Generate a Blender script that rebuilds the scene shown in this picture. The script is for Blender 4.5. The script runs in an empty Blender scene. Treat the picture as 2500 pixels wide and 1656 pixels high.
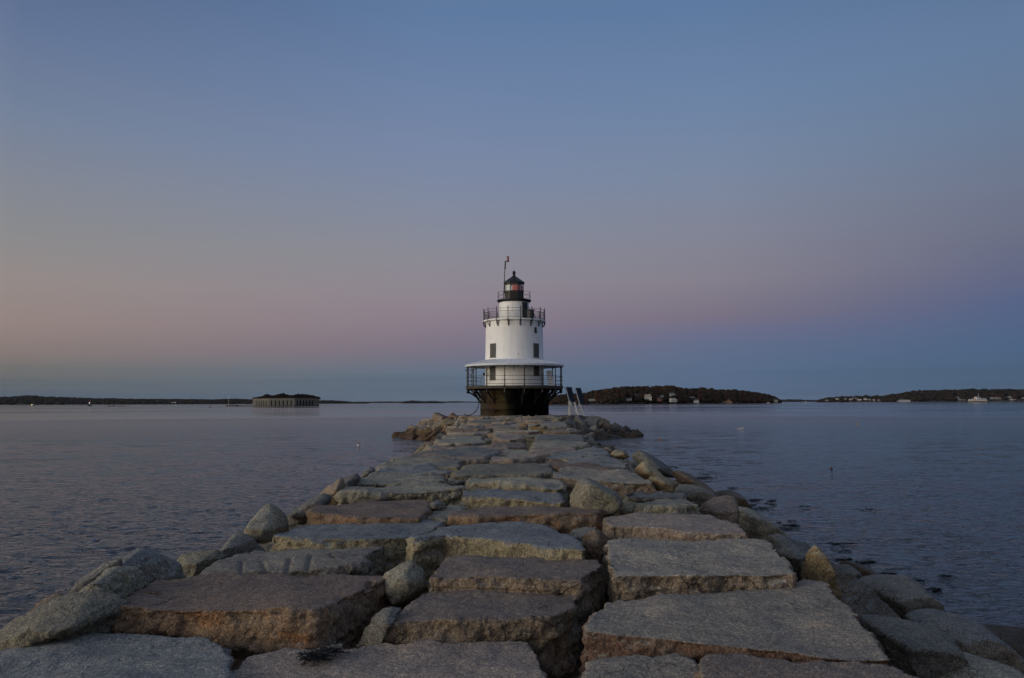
import bpy, bmesh, math, random
import numpy as np
from mathutils import Vector, Matrix, noise as mnoise

R = math.radians
random.seed(7)
scene = bpy.context.scene
COL = scene.collection

# ------------------------------------------------------------------ camera
F = 1907.0                      # focal length in photo pixels (photo 2500 x 1656)
EYE = Vector((0, 0, 3.9))       # eye 3.9 m above the water (z = 0)
PITCH = math.atan(154.5 / F)
ROLL = 0.0036
_r = Vector((1, 0, 0)); _f = Vector((0, math.cos(PITCH), math.sin(PITCH))); _u = _r.cross(_f)
RGT = _r * math.cos(ROLL) - _u * math.sin(ROLL)
UP = _u * math.cos(ROLL) + _r * math.sin(ROLL)
cam_data = bpy.data.cameras.new('camera')
cam_data.sensor_width = 36; cam_data.lens = F / 2500 * 36
cam_data.clip_start = 0.1; cam_data.clip_end = 60000
cam = bpy.data.objects.new('camera', cam_data); COL.objects.link(cam)
M = Matrix((RGT, UP, -_f)).transposed().to_4x4(); M.translation = EYE
cam.matrix_world = M
scene.camera = cam

def ray(px, py):
    return (_f + RGT * ((px - 1250) / F) + UP * ((828 - py) / F))
def at_h(px, py, h):            # point on the level h metres below the eye
    d = ray(px, py); return EYE + d * (h / -d.z)
def at_d(px, py, dist):         # point at distance dist along +Y
    d = ray(px, py); return EYE + d * (dist / d.y)

# ------------------------------------------------------------------ world: clear dusk sky
def lin(c):
    return tuple(((v / 255) / 12.92 if v / 255 <= 0.04045 else ((v / 255 + 0.055) / 1.055) ** 2.4) for v in c)
world = bpy.data.worlds.new('World'); scene.world = world; world.use_nodes = True
wt = world.node_tree; wt.nodes.clear()
def N(t, ty, **kw):
    n = t.nodes.new(ty)
    for k, v in kw.items(): setattr(n, k, v)
    return n
def math_n(t, op, a=None, b=None, c=None, clamp=False):
    n = t.nodes.new('ShaderNodeMath'); n.operation = op; n.use_clamp = clamp
    for i, v in enumerate((a, b, c)):
        if v is None: continue
        if isinstance(v, (int, float)): n.inputs[i].default_value = v
        else: t.links.new(v, n.inputs[i])
    return n.outputs[0]
def mixc(t, fac, a, b, mode='MIX'):
    n = t.nodes.new('ShaderNodeMix'); n.data_type = 'RGBA'; n.blend_type = mode; n.clamp_factor = True
    for i, v in ((0, fac), (6, a), (7, b)):
        if isinstance(v, (int, float)): n.inputs[i].default_value = v
        elif isinstance(v, tuple): n.inputs[i].default_value = (*v, 1) if len(v) == 3 else v
        else: t.links.new(v, n.inputs[i])
    return n.outputs[2]
def ramp(t, fac, stops, interp='LINEAR'):
    n = t.nodes.new('ShaderNodeValToRGB'); cr = n.color_ramp; cr.interpolation = interp
    while len(cr.elements) < len(stops): cr.elements.new(0.5)
    for e, (p, c) in zip(cr.elements, stops):
        e.position = p; e.color = (*c, 1) if isinstance(c, tuple) else (c, c, c, 1)
    t.links.new(fac, n.inputs[0]); return n.outputs[0]

def zy(y): return math.sin(math.atan((982 - y) / F))
ZEN = [(0.62, lin((98, 114, 142))), (1.0, lin((108, 116, 130)))]
SKY = {
 85: [(970, (86, 97, 110)), (940, (97, 103, 108)), (906, (114, 112, 110)), (875, (132, 120, 117)), (812, (147, 131, 127)), (720, (148, 138, 136)), (625, (138, 138, 141)), (500, (128, 134, 148)), (375, (114, 129, 154)), (187, (97, 116, 150)), (0, (82, 102, 138))],
 112: [(970, (90, 105, 122)), (935, (92, 108, 126)), (906, (98, 112, 130)), (875, (113, 112, 129)), (845, (124, 115, 130)), (780, (138, 125, 138)), (720, (142, 133, 143)), (625, (139, 138, 148)), (500, (128, 137, 158)), (375, (119, 134, 165)), (187, (105, 128, 165)), (0, (91, 120, 160))],
 133: [(970, (82, 102, 130)), (900, (86, 106, 136)), (850, (94, 107, 137)), (815, (105, 108, 136)), (780, (119, 112, 130)), (690, (132, 127, 140)), (570, (128, 132, 150)), (420, (118, 134, 161)), (250, (105, 130, 165)), (0, (90, 120, 160))],
 151: [(970, (70, 92, 118)), (937, (72, 95, 122)), (875, (73, 98, 130)), (780, (84, 98, 134)), (720, (97, 103, 132)), (625, (107, 112, 134)), (530, (108, 118, 141)), (375, (102, 123, 152)), (187, (95, 122, 158)), (0, (83, 111, 147))],
}
L = wt.links
tc = N(wt, 'ShaderNodeTexCoord'); nrm = N(wt, 'ShaderNodeVectorMath', operation='NORMALIZE')
L.new(tc.outputs['Generated'], nrm.inputs[0])
sx = N(wt, 'ShaderNodeSeparateXYZ'); L.new(nrm.outputs[0], sx.inputs[0])
X_, Y_, Z_ = sx.outputs
zc = math_n(wt, 'MAXIMUM', Z_, 0.0)
# thin, low streaks of cloud that shift the ramp a little near the horizon
mp = N(wt, 'ShaderNodeMapping'); mp.inputs['Scale'].default_value = (3.0, 3.0, 95.0); L.new(nrm.outputs[0], mp.inputs[0])
cn = N(wt, 'ShaderNodeTexNoise'); cn.inputs['Scale'].default_value = 1.0; cn.inputs['Detail'].default_value = 4; L.new(mp.outputs[0], cn.inputs[0])
hl = math_n(wt, 'SQRT', math_n(wt, 'ADD', math_n(wt, 'MULTIPLY', X_, X_), math_n(wt, 'ADD', math_n(wt, 'MULTIPLY', Y_, Y_), 1e-6)))
ASUN = R(180 + 62)              # azimuth (from +Y clockwise) of the set sun: behind, to the left
SX, SY = math.sin(ASUN), math.cos(ASUN)
s = math_n(wt, 'DIVIDE', math_n(wt, 'ADD', math_n(wt, 'MULTIPLY', X_, SX), math_n(wt, 'MULTIPLY', Y_, SY)), hl)
ang = math_n(wt, 'MULTIPLY', math_n(wt, 'ARCCOSINE', math_n(wt, 'MULTIPLY', s, 0.9999)), 180 / math.pi)
rs = {}
for k, st in SKY.items():
    rs[k] = ramp(wt, zc, [(zy(y), lin(c)) for y, c in st] + ZEN)
rs[42] = ramp(wt, zc, [(0, (0.80, 0.66, 0.54)), (0.1, (0.85, 0.70, 0.58)), (0.3, (0.55, 0.52, 0.52)), ZEN[0], ZEN[1]])
rs[0] = ramp(wt, zc, [(0, (2.3, 1.45, 0.80)), (0.1, (2.2, 1.6, 1.05)), (0.25, (1.35, 1.2, 1.02)), (0.5, (0.50, 0.53, 0.58)), ZEN[1]])
keys = sorted(rs)
cur = rs[keys[0]]
for a, b in zip(keys, keys[1:]):
    mr = N(wt, 'ShaderNodeMapRange', interpolation_type='LINEAR')
    mr.inputs[1].default_value = a; mr.inputs[2].default_value = b
    L.new(ang, mr.inputs[0]); cur = mixc(wt, mr.outputs[0], cur, rs[b])
band = ramp(wt, zc, [(0.0, 0.5), (0.012, 1.0), (0.03, 0.7), (0.05, 0.0)])
cl = ramp(wt, cn.outputs[0], [(0.47, 0.0), (0.68, 1.0)])
cf = math_n(wt, 'MULTIPLY', math_n(wt, 'MULTIPLY', band, cl), 0.30)
cur = mixc(wt, cf, cur, lin((66, 84, 106)))
hs = N(wt, 'ShaderNodeHueSaturation'); hs.inputs['Saturation'].default_value = 0.96; L.new(cur, hs.inputs['Color'])
bg = N(wt, 'ShaderNodeBackground'); L.new(hs.outputs[0], bg.inputs[0]); bg.inputs[1].default_value = 1.0
wo = N(wt, 'ShaderNodeOutputWorld'); L.new(bg.outputs[0], wo.inputs[0])
world.cycles.sampling_method = 'MANUAL'; world.cycles.sample_map_resolution = 512

# the last glow of the set sun, very soft and warm, from behind on the left
sd = bpy.data.lights.new('sun', 'SUN'); sd.energy = 1.15; sd.angle = R(32); sd.color = (1.0, 0.90, 0.74)
sun = bpy.data.objects.new('sun', sd); COL.objects.link(sun)
dv = Vector((SX * math.cos(R(9)), SY * math.cos(R(9)), math.sin(R(9))))
sun.rotation_euler = dv.to_track_quat('Z', 'Y').to_euler(); sun.location = dv * 50

scene.view_settings.view_transform = 'Standard'; scene.view_settings.look = 'None'
scene.view_settings.exposure = 0.0; scene.view_settings.gamma = 1.0
scene.view_settings.use_curve_mapping = False

# ------------------------------------------------------------------ helpers
def tag(o, label=None, cat=None, group=None, kind=None):
    if label: o['label'] = label
    if cat: o['category'] = cat
    if group: o['group'] = group
    if kind: o['kind'] = kind
    return o
def link(name, me, mat=None, parent=None, loc=(0, 0, 0)):
    o = bpy.data.objects.new(name, me); COL.objects.link(o); o.location = loc
    if mat and me is not None and not len(me.materials): me.materials.append(mat)
    if parent: o.parent = parent
    return o
def empty(name, loc, label, cat, group=None, rz=0):
    o = bpy.data.objects.new(name, None); COL.objects.link(o); o.location = loc; o.rotation_euler = (0, 0, rz)
    return tag(o, label, cat, group)
class MB:
    def __init__(s): s.bm = bmesh.new()
    def box(s, c, d, rot=None):
        m = Matrix.Translation(c)
        if rot is not None: m = m @ rot.to_4x4()
        m = m @ Matrix.Diagonal((*d, 1))
        bmesh.ops.create_cube(s.bm, size=1, matrix=m); return s
    def tube(s, a, b, r, r2=None, n=8, cap=True):
        a, b = Vector(a), Vector(b); d = b - a
        m = Matrix.Translation((a + b) / 2) @ d.to_track_quat('Z', 'Y').to_matrix().to_4x4()
        bmesh.ops.create_cone(s.bm, cap_ends=cap, segments=n, radius1=r, radius2=r if r2 is None else r2, depth=d.length, matrix=m); return s
    def path(s, pts, r, n=6):
        pts = [Vector(p) for p in pts]; rings = []
        for i, p in enumerate(pts):
            d = (pts[min(i + 1, len(pts) - 1)] - pts[max(i - 1, 0)]).normalized()
            q = d.to_track_quat('Z', 'Y')
            rings.append([s.bm.verts.new(p + q @ Vector((math.cos(2 * math.pi * k / n) * r, math.sin(2 * math.pi * k / n) * r, 0))) for k in range(n)])
        for A, B in zip(rings, rings[1:]):
            for k in range(n): s.bm.faces.new((A[k], A[(k + 1) % n], B[(k + 1) % n], B[k]))
        s.bm.faces.new(rings[0][::-1]); s.bm.faces.new(rings[-1]); return s
    def lathe(s, prof, n=64, a0=0.0, a1=2 * math.pi, closed=False):
        full = abs(a1 - a0 - 2 * math.pi) < 1e-6
        cols = []
        for k in range(n if full else n + 1):
            a = a0 + (a1 - a0) * k / n
            cols.append([s.bm.verts.new((math.sin(a) * r, -math.cos(a) * r, z)) for r, z in prof])
        m = len(cols)
        for k in range(m if full else m - 1):
            A, B = cols[k], cols[(k + 1) % m]
            for j in range(len(prof) - 1): s.bm.faces.new((A[j], B[j], B[j + 1], A[j + 1]))
            if closed: s.bm.faces.new((A[-1], B[-1], B[0], A[0]))
        return s
    def ico(s, c, r, sub=2, sc=(1, 1, 1)):
        bmesh.ops.create_icosphere(s.bm, subdivisions=sub, radius=r, matrix=Matrix.Translation(c) @ Matrix.Diagonal((*sc, 1))); return s
    def poly(s, pts):
        s.bm.faces.new([s.bm.verts.new(p) for p in pts]); return s
    def mesh(s, name, smooth=False):
        me = bpy.data.meshes.new(name); bmesh.ops.recalc_face_normals(s.bm, faces=s.bm.faces)
        s.bm.to_mesh(me); s.bm.free()
        if smooth: me.polygons.foreach_set('use_smooth', [True] * len(me.polygons))
        return me
    def build(s, name, mat, parent=None, loc=(0, 0, 0), smooth=False):
        return link(name, s.mesh(name, smooth), mat, parent, loc)

# vectorised gradient noise
_rng = np.random.RandomState(3)
_G = _rng.normal(size=(4096, 3)); _G /= np.linalg.norm(_G, axis=1)[:, None]
def _h(i, j, k): return ((i * 73856093) ^ (j * 19349663) ^ (k * 83492791)) & 4095
def pn(P):
    I = np.floor(P).astype(np.int64); f = P - I; u = f * f * f * (f * (f * 6 - 15) + 10); out = 0
    for dx in (0, 1):
        for dy in (0, 1):
            for dz in (0, 1):
                g = _G[_h(I[:, 0] + dx, I[:, 1] + dy, I[:, 2] + dz)]
                w = (u[:, 0] if dx else 1 - u[:, 0]) * (u[:, 1] if dy else 1 - u[:, 1]) * (u[:, 2] if dz else 1 - u[:, 2])
                out = out + w * ((f - np.array((dx, dy, dz))) * g).sum(1)
    return out * 1.5
def fbm(P, o=4, g=0.5):
    r = 0; a = 1
    for i in range(o): r = r + a * pn(P * 2 ** i + 17.3 * i); a *= g
    return r

# ------------------------------------------------------------------ materials
def newmat(name):
    m = bpy.data.materials.new(name); m.use_nodes = True; t = m.node_tree; t.nodes.clear()
    out = N(t, 'ShaderNodeOutputMaterial'); b = N(t, 'ShaderNodeBsdfPrincipled'); t.links.new(b.outputs[0], out.inputs[0])
    return m, t, b
def noise_n(t, vec, scale, detail=4, rough=0.55, dist=0.0):
    n = N(t, 'ShaderNodeTexNoise'); n.inputs['Scale'].default_value = scale; n.inputs['Detail'].default_value = detail
    n.inputs['Roughness'].default_value = rough; n.inputs['Distortion'].default_value = dist
    t.links.new(vec, n.inputs['Vector']); return n.outputs[0]
def rock_mat(name, top, side, spot=None, spotamt=0.0, wetall=False, streak=False):
    """granite: weathered top colour, fresher split faces, crystal speckle, tide-wet foot"""
    m, t, b = newmat(name); lk = t.links
    tcn = N(t, 'ShaderNodeTexCoord'); oi = N(t, 'ShaderNodeObjectInfo'); side = tuple(x * 1.07 for x in side); top = tuple(x * 1.09 for x in top)
    cmb = N(t, 'ShaderNodeVectorMath', operation='MULTIPLY_ADD'); lk.new(oi.outputs['Random'], cmb.inputs[0]); cmb.inputs[1].default_value = (97, 53, 31); lk.new(tcn.outputs['Object'], cmb.inputs[2])
    v = cmb.outputs[0]
    geo = N(t, 'ShaderNodeNewGeometry'); sn = N(t, 'ShaderNodeSeparateXYZ'); lk.new(tcn.outputs['Normal'], sn.inputs[0])
    nA = noise_n(t, v, 1.7, 5, 0.6); nB = noise_n(t, v, 7.0, 5, 0.65, 0.6); nC = noise_n(t, v, 46, 3, 0.75); nD = noise_n(t, v, 110, 2, 0.7)
    # how much of the weathered skin covers the face
    w = math_n(t, 'ADD', sn.outputs[2], math_n(t, 'MULTIPLY', math_n(t, 'SUBTRACT', nB, 0.5), 0.5))
    fac = N(t, 'ShaderNodeMapRange', interpolation_type='SMOOTHSTEP'); fac.inputs[1].default_value = 0.52; fac.inputs[2].default_value = 0.8; lk.new(w, fac.inputs[0])
    c = mixc(t, fac.outputs[0], side, top)
    # broad mottling
    c = mixc(t, 1.0, c, ramp(t, nA, [(0.3, (0.74, 0.76, 0.80)), (0.55, (1.0, 1.0, 1.0)), (0.75, (1.22, 1.15, 1.05))]), 'MULTIPLY')
    c = mixc(t, 1.0, c, ramp(t, nB, [(0.3, (0.72, 0.72, 0.74)), (0.5, (1.0, 1.0, 1.0)), (0.7, (1.2, 1.2, 1.16))]), 'MULTIPLY')
    if spot:
        nS = noise_n(t, v, 2.6, 5, 0.7, 0.8)
        sf = ramp(t, nS, [(0.52, 0.0), (0.62, 1.0)])
        inv = math_n(t, 'SUBTRACT', 1.15, fac.outputs[0], clamp=True)
        c = mixc(t, math_n(t, 'MULTIPLY', math_n(t, 'MULTIPLY', sf, inv), spotamt), c, spot)
    # crystals
    sp = ramp(t, nC, [(0.32, (0.36, 0.36, 0.38)), (0.46, (0.86, 0.86, 0.86)), (0.54, (1.04, 1.04, 1.03)), (0.68, (1.75, 1.70, 1.6))])
    c = mixc(t, 0.85, c, sp, 'MULTIPLY')
    sp2 = ramp(t, nD, [(0.36, (0.42, 0.42, 0.44)), (0.5, (1.0, 1.0, 1.0)), (0.64, (1.8, 1.75, 1.65))])
    c = mixc(t, 0.8, c, sp2, 'MULTIPLY')
    # hairline cracks and a few ochre lichen spots
    dv_ = N(t, 'ShaderNodeVectorMath', operation='MULTIPLY_ADD'); lk.new(v, dv_.inputs[0]); dv_.inputs[1].default_value = (1, 1, 1.6)
    cn_ = N(t, 'ShaderNodeTexNoise'); cn_.inputs['Scale'].default_value = 2.2; cn_.inputs['Detail'].default_value = 5; lk.new(v, cn_.inputs['Vector']); lk.new(cn_.outputs['Color'], dv_.inputs[2])
    vo = N(t, 'ShaderNodeTexVoronoi', feature='DISTANCE_TO_EDGE'); vo.inputs['Scale'].default_value = 1.15; lk.new(dv_.outputs[0], vo.inputs['Vector'])
    crack = ramp(t, vo.outputs['Distance'], [(0.0, 1.0), (0.012, 0.0)])
    crack = math_n(t, 'MULTIPLY', crack, ramp(t, noise_n(t, v, 1.3, 3, .5), [(0.50, 0.0), (0.58, 1.0)]))
    c = mixc(t, math_n(t, 'MULTIPLY', crack, .65), c, (.035, .030, .026))
    li = math_n(t, 'MULTIPLY', ramp(t, noise_n(t, v, 9.0, 4, .7), [(0.70, 0.0), (0.735, 1.0)]), ramp(t, noise_n(t, v, .9, 2, .5), [(0.52, 0.0), (0.60, 1.0)]))
    c = mixc(t, math_n(t, 'MULTIPLY', li, .8), c, (.26, .15, .035))
    # tidal zone: dark weed film and damp stone near the water
    sp3 = N(t, 'ShaderNodeSeparateXYZ'); lk.new(geo.outputs['Position'], sp3.inputs[0])
    zw = math_n(t, 'ADD', sp3.outputs[2], math_n(t, 'MULTIPLY', math_n(t, 'SUBTRACT', nB, 0.5), 1.1))
    wet = N(t, 'ShaderNodeMapRange', interpolation_type='SMOOTHSTEP'); wet.inputs[1].default_value = 1.25; wet.inputs[2].default_value = 0.75
    if wetall: wet.inputs[1].default_value = 4.0; wet.inputs[2].default_value = 3.0
    lk.new(zw, wet.inputs[0])
    c = mixc(t, wet.outputs[0], c, mixc(t, 1.0, c, (0.30, 0.24, 0.17), 'MULTIPLY'))
    hv = N(t, 'ShaderNodeHueSaturation'); lk.new(c, hv.inputs['Color'])
    lk.new(math_n(t, 'MULTIPLY_ADD', oi.outputs['Random'], 0.48, 0.78), hv.inputs['Value'])
    lk.new(hv.outputs[0], b.inputs['Base Color'])
    lk.new(math_n(t, 'MULTIPLY_ADD', wet.outputs[0], -0.35, 0.85), b.inputs['Roughness'])
    b.inputs['Specular IOR Level'].default_value = 0.3
    # bump: pitted split faces, finer on the worn tops
    h1 = noise_n(t, v, 14, 6, 0.7, 0.3); h = math_n(t, 'ADD', math_n(t, 'MULTIPLY', h1, 0.050), math_n(t, 'MULTIPLY', nC, 0.016))
    h = math_n(t, 'ADD', h, math_n(t, 'MULTIPLY', nD, 0.004)); h = math_n(t, 'ADD', h, math_n(t, 'MULTIPLY', crack, -0.02))
    bp = N(t, 'ShaderNodeBump'); bp.inputs['Distance'].default_value = 1.0
    lk.new(math_n(t, 'MULTIPLY_ADD', fac.outputs[0], -0.35, 1.0), bp.inputs['Strength'])
    lk.new(h, bp.inputs['Height']); lk.new(bp.outputs[0], b.inputs['Normal'])
    return m
ROCK = {
 'grey':   rock_mat('granite_grey', (.235, .215, .190), (.230, .208, .172)),
 'blue':   rock_mat('granite_bluish', (.180, .190, .195), (.210, .198, .175), (.25, .21, .14), .4),
 'green':  rock_mat('granite_lichen', (.225, .218, .185), (.232, .215, .168), (.20, .19, .12), .5),
 'yellow': rock_mat('granite_yellow_face', (.160, .175, .192), (.270, .240, .165), (.27, .22, .14), .4),
 'pink':   rock_mat('granite_pink', (.235, .198, .175), (.245, .200, .160), (.21, .15, .11), .4),
 'tan':    rock_mat('granite_tan_face', (.220, .182, .162), (.275, .218, .160), (.21, .17, .13), .4),
 'rust':   rock_mat('granite_rust_face', (.182, .142, .122), (.240, .172, .118), (.27, .135, .06), .7),
 'red':    rock_mat('granite_red_face', (.245, .225, .200), (.165, .105, .080), (.23, .185, .14), .5),
 'pale':   rock_mat('granite_pale', (.305, .280, .245), (.225, .185, .145), (.14, .105, .08), .6),
 'orange': rock_mat('granite_orange', (.235, .212, .150), (.235, .175, .095), (.26, .16, .07), .5),
 'brown':  rock_mat('granite_brown', (.200, .158, .122), (.215, .155, .112), (.23, .14, .085), .5),
 'slate':  rock_mat('granite_dark', (.150, .150, .142), (.140, .136, .124)),
 'wet':    rock_mat('granite_wet', (.20, .18, .15), (.19, .16, .13), wetall=True),
}
def plain(name, col, rough=0.6, var=0.12, scale=3.0, metal=0.0, bump=0.0, bscale=20):
    m, t, b = newmat(name); tcn = N(t, 'ShaderNodeTexCoord'); v = tcn.outputs['Object']
    n = noise_n(t, v, scale, 5, 0.6)
    c = mixc(t, 1.0, col, ramp(t, n, [(0.3, (1 - var * 1.6,) * 3), (0.7, (1 + var,) * 3)]), 'MULTIPLY')
    t.links.new(c, b.inputs['Base Color']); b.inputs['Roughness'].default_value = rough; b.inputs['Metallic'].default_value = metal
    if bump:
        bp = N(t, 'ShaderNodeBump'); bp.inputs['Distance'].default_value = bump; t.links.new(noise_n(t, v, bscale, 4), bp.inputs['Height']); t.links.new(bp.outputs[0], b.inputs['Normal'])
    return m
def emis(name, col, st):
    m, t, b = newmat(name); b.inputs['Base Color'].default_value = (*col, 1); b.inputs['Emission Color'].default_value = (*col, 1); b.inputs['Emission Strength'].default_value = st; return m

# ------------------------------------------------------------------ water: one sheet to the horizon
def build_water():
    m, t, b = newmat('sea_water'); lk = t.links
    geo = N(t, 'ShaderNodeNewGeometry'); P = geo.outputs['Position']
    def mapped(sc, rz=0.0):
        mpn = N(t, 'ShaderNodeMapping'); mpn.inputs['Scale'].default_value = sc; mpn.inputs['Rotation'].default_value = (0, 0, rz); lk.new(P, mpn.inputs[0]); return mpn.outputs[0]
    w2 = noise_n(t, mapped((0.7, 1.2, 1), -0.2), 3.2, 4, 0.6, 0.3)
    w3 = noise_n(t, mapped((0.8, 1.2, 1), 0.4), 11.0, 3, 0.6)
    # wind-ruffled water and calm lanes: ruffled water reflects the higher sky, lanes the low sky
    pat = noise_n(t, mapped((0.22, 1.0, 1), 0.05), 0.011, 4, 0.6, 0.5)
    ln = N(t, 'ShaderNodeVectorMath', operation='LENGTH'); lk.new(P, ln.inputs[0])
    far = N(t, 'ShaderNodeMapRange', interpolation_type='SMOOTHSTEP'); far.inputs[1].default_value = 195; far.inputs[2].default_value = 250; lk.new(ln.outputs['Value'], far.inputs[0])
    lane = math_n(t, 'MULTIPLY', far.outputs[0], ramp(t, pat, [(0.50, 1.0), (0.56, 0.6), (0.60, 0.0)]))
    rg_ = N(t, 'ShaderNodeMapRange', interpolation_type='SMOOTHSTEP'); rg_.inputs[1].default_value = 40; rg_.inputs[2].default_value = 300; rg_.inputs[3].default_value = 0.04; rg_.inputs[4].default_value = 0.30; lk.new(ln.outputs['Value'], rg_.inputs[0])
    lk.new(math_n(t, 'MULTIPLY', rg_.outputs[0], math_n(t, 'MULTIPLY_ADD', lane, -0.78, 1.0)), b.inputs['Roughness'])
    h = math_n(t, 'ADD', math_n(t, 'MULTIPLY', w2, 0.16), math_n(t, 'MULTIPLY', w3, 0.030))
    bp = N(t, 'ShaderNodeBump'); bp.inputs['Distance'].default_value = 1.0
    bs = N(t, 'ShaderNodeMapRange'); bs.inputs[1].default_value = 30; bs.inputs[2].default_value = 230; bs.inputs[3].default_value = 1.0; bs.inputs[4].default_value = 0.5; lk.new(ln.outputs['Value'], bs.inputs[0])
    lk.new(math_n(t, 'MULTIPLY', bs.outputs[0], math_n(t, 'MULTIPLY_ADD', lane, -0.8, 1.0)), bp.inputs['Strength']); lk.new(h, bp.inputs['Height'])
    lk.new(bp.outputs[0], b.inputs['Normal'])
    b.inputs['Base Color'].default_value = (0.014, 0.018, 0.024, 1); b.inputs['IOR'].default_value = 1.46
    # one continuous sheet: fine chop where the waves can be told apart, widening rings out to the horizon
    ang_ = np.concatenate((np.linspace(-48, 48, 1250), np.arange(51, 310, 3.0))); A = np.radians(ang_)
    r_ = [5.5]
    while r_[-1] < 420: r_.append(r_[-1] * 1.0040)
    while r_[-1] < 46000: r_.append(r_[-1] * 1.12)
    r_ = np.array(r_); na, nr = len(A), len(r_)
    Rr, Aa = np.meshgrid(r_, A, indexing='ij'); X = (Rr * np.sin(Aa)).ravel(); Y = (Rr * np.cos(Aa)).ravel(); Rf = Rr.ravel(); Z = np.zeros_like(X)
    sel = np.where(Rf < 430)[0]; x, y, q = X[sel], Y[sel], Rf[sel]; z0 = np.zeros_like(x)
    gust = 0.65 + 0.7 * np.clip(pn(np.stack((x * .035, y * .10, z0), 1)) + .3, 0, 1)
    gust = gust * (0.80 - 0.20 * np.tanh((x - 2) / 6))      # the breakwater shelters the right side
    def comp(sx_, sy_, rot, amp, wl, sharp):
        c_, s_ = math.cos(rot), math.sin(rot); u = x * c_ + y * s_; v = -x * s_ + y * c_
        n_ = pn(np.stack((u * sx_, v * sy_, z0 + rot * 9), 1)); n_ = n_ * (1 - sharp) + sharp * (0.35 - np.abs(n_) * 1.6)
        return amp * n_ * np.clip(1.4 - 0.0040 * q / (0.33 * wl), 0, 1)
    h_ = comp(.20, .40, .25, .080, 3.5, .2) + comp(.50, 1.00, -.12, .080, 1.5, .4) + comp(1.7, 2.8, .22, .075, .6, .4) + comp(3.0, 4.6, -.25, .040, .38, .4)
    Z[sel] = h_ * gust * np.clip((430 - q) / 150, 0, 1)
    V = np.stack((X, Y, Z), 1); V = np.concatenate((V, [[0, 0, 0]]))
    I = np.arange(nr - 1)[:, None] * na + np.arange(na)[None, :]; J = np.arange(nr - 1)[:, None] * na + (np.arange(na)[None, :] + 1) % na
    Q = np.stack((I, I + na, J + na, J), -1).reshape(-1, 4); c0 = len(V) - 1; T = np.stack((np.full(na, c0), np.arange(na), (np.arange(na) + 1) % na), 1)
    me = bpy.data.meshes.new('water'); me.vertices.add(len(V)); me.vertices.foreach_set('co', V.astype('f').ravel())
    me.loops.add(Q.size + T.size); me.loops.foreach_set('vertex_index', np.concatenate((Q.ravel(), T.ravel())).astype('i')); me.polygons.add(len(Q) + len(T))
    me.polygons.foreach_set('loop_start', np.concatenate((np.arange(0, Q.size, 4), Q.size + np.arange(0, T.size, 3))).astype('i'))
    me.polygons.foreach_set('loop_total', np.concatenate((np.full(len(Q), 4), np.full(len(T), 3))).astype('i')); me.update()
    me.polygons.foreach_set('use_smooth', [True] * len(me.polygons))
    if me.polygons[0].normal.z < 0: me.flip_normals()
    o = link('water', me, m); tag(o, kind='structure')
build_water()

# ------------------------------------------------------------------ rocks
PENDING = []      # (obj, seed, amp, freq_shift, smooth)
def rock_from_bm(bm, name, mat, voxel, amp, seed, smooth=2, kind=1.0, carve=None):
    me = bpy.data.meshes.new(name); bmesh.ops.recalc_face_normals(bm, faces=bm.faces)
    co = [v.co.copy() for v in bm.verts]
    c = Vector((sum(v.x for v in co) / len(co), sum(v.y for v in co) / len(co), min(v.z for v in co)))
    for v in bm.verts: v.co -= c
    bm.to_mesh(me); bm.free()
    o = link(name, me, mat, loc=c)
    md = o.modifiers.new('remesh', 'REMESH'); md.mode = 'VOXEL'; md.voxel_size = voxel; md.use_smooth_shade = True
    if smooth:
        ms = o.modifiers.new('smooth', 'SMOOTH'); ms.iterations = smooth; ms.factor = 0.5
    PENDING.append((o, seed, amp, voxel, kind, carve))
    return o
def finish_rocks():
    bpy.context.view_layer.update(); dg = bpy.context.evaluated_depsgraph_get()
    for o, seed, amp, vx, kf, carve in PENDING:
        ev = o.evaluated_get(dg); me = bpy.data.meshes.new_from_object(ev, depsgraph=dg)
        n = len(me.vertices); co = np.empty(n * 3, 'f'); me.vertices.foreach_get('co', co); co = co.reshape(-1, 3).astype('d')
        nr = np.empty(n * 3, 'f'); me.vertices.foreach_get('normal', nr); nr = nr.reshape(-1, 3).astype('d')
        P = co + seed * 3.71
        side = 1 - np.clip(nr[:, 2], 0, 1) ** 2
        d = fbm(P * 1.1, 2) * 0.045 * amp * (.25 + .75 * kf)
        # chipped, stepped split faces: thresholded noise gives flakes with edges
        fl = fbm(P * np.array((3.2, 3.2, 4.4)) + 40, 3, .55)
        d += (np.tanh(fl * 10) * 0.5 + fl) * 0.021 * kf * amp * (0.16 + 0.95 * side)
        ly = pn(P * np.array((1.1, 1.1, 9.0)) + 21); d += np.tanh(ly * 6) * 0.012 * amp * side
        d += fbm(P * 7.5 + 9, 3, .6) * 0.020 * (.5 + .5 * kf) * amp * (0.3 + 0.8 * side)
        if vx < 0.05: d += fbm(P * 24 + 5, 2, .7) * 0.0115 * amp * (0.3 + side)
        # notches along the edges
        e = np.clip(1 - np.abs(nr[:, 2] - 0.55) / 0.35, 0, 1)
        nn = fbm(P * 6.0 + 70, 3); d -= e * np.clip(nn - 0.02, 0, 1) * 0.11 * amp * kf
        for a_, b_, rad, dp in (carve or ()):
            A = np.array(a_ - o.location); B = np.array(b_ - o.location); AB = B - A; tt = np.clip(((co - A) @ AB) / max(1e-9, AB @ AB), 0, 1)
            q = np.linalg.norm(co - (A + tt[:, None] * AB), axis=1) / rad; d -= dp * np.clip(1 - q ** 2, 0, 1)
        co += nr * d[:, None]
        me.vertices.foreach_set('co', co.astype('f').ravel()); me.update()
        old = o.data; o.modifiers.clear(); o.data = me; bpy.data.meshes.remove(old)
        me.polygons.foreach_set('use_smooth', [True] * len(me.polygons))
        me.name = o.name
    PENDING.clear()

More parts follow.
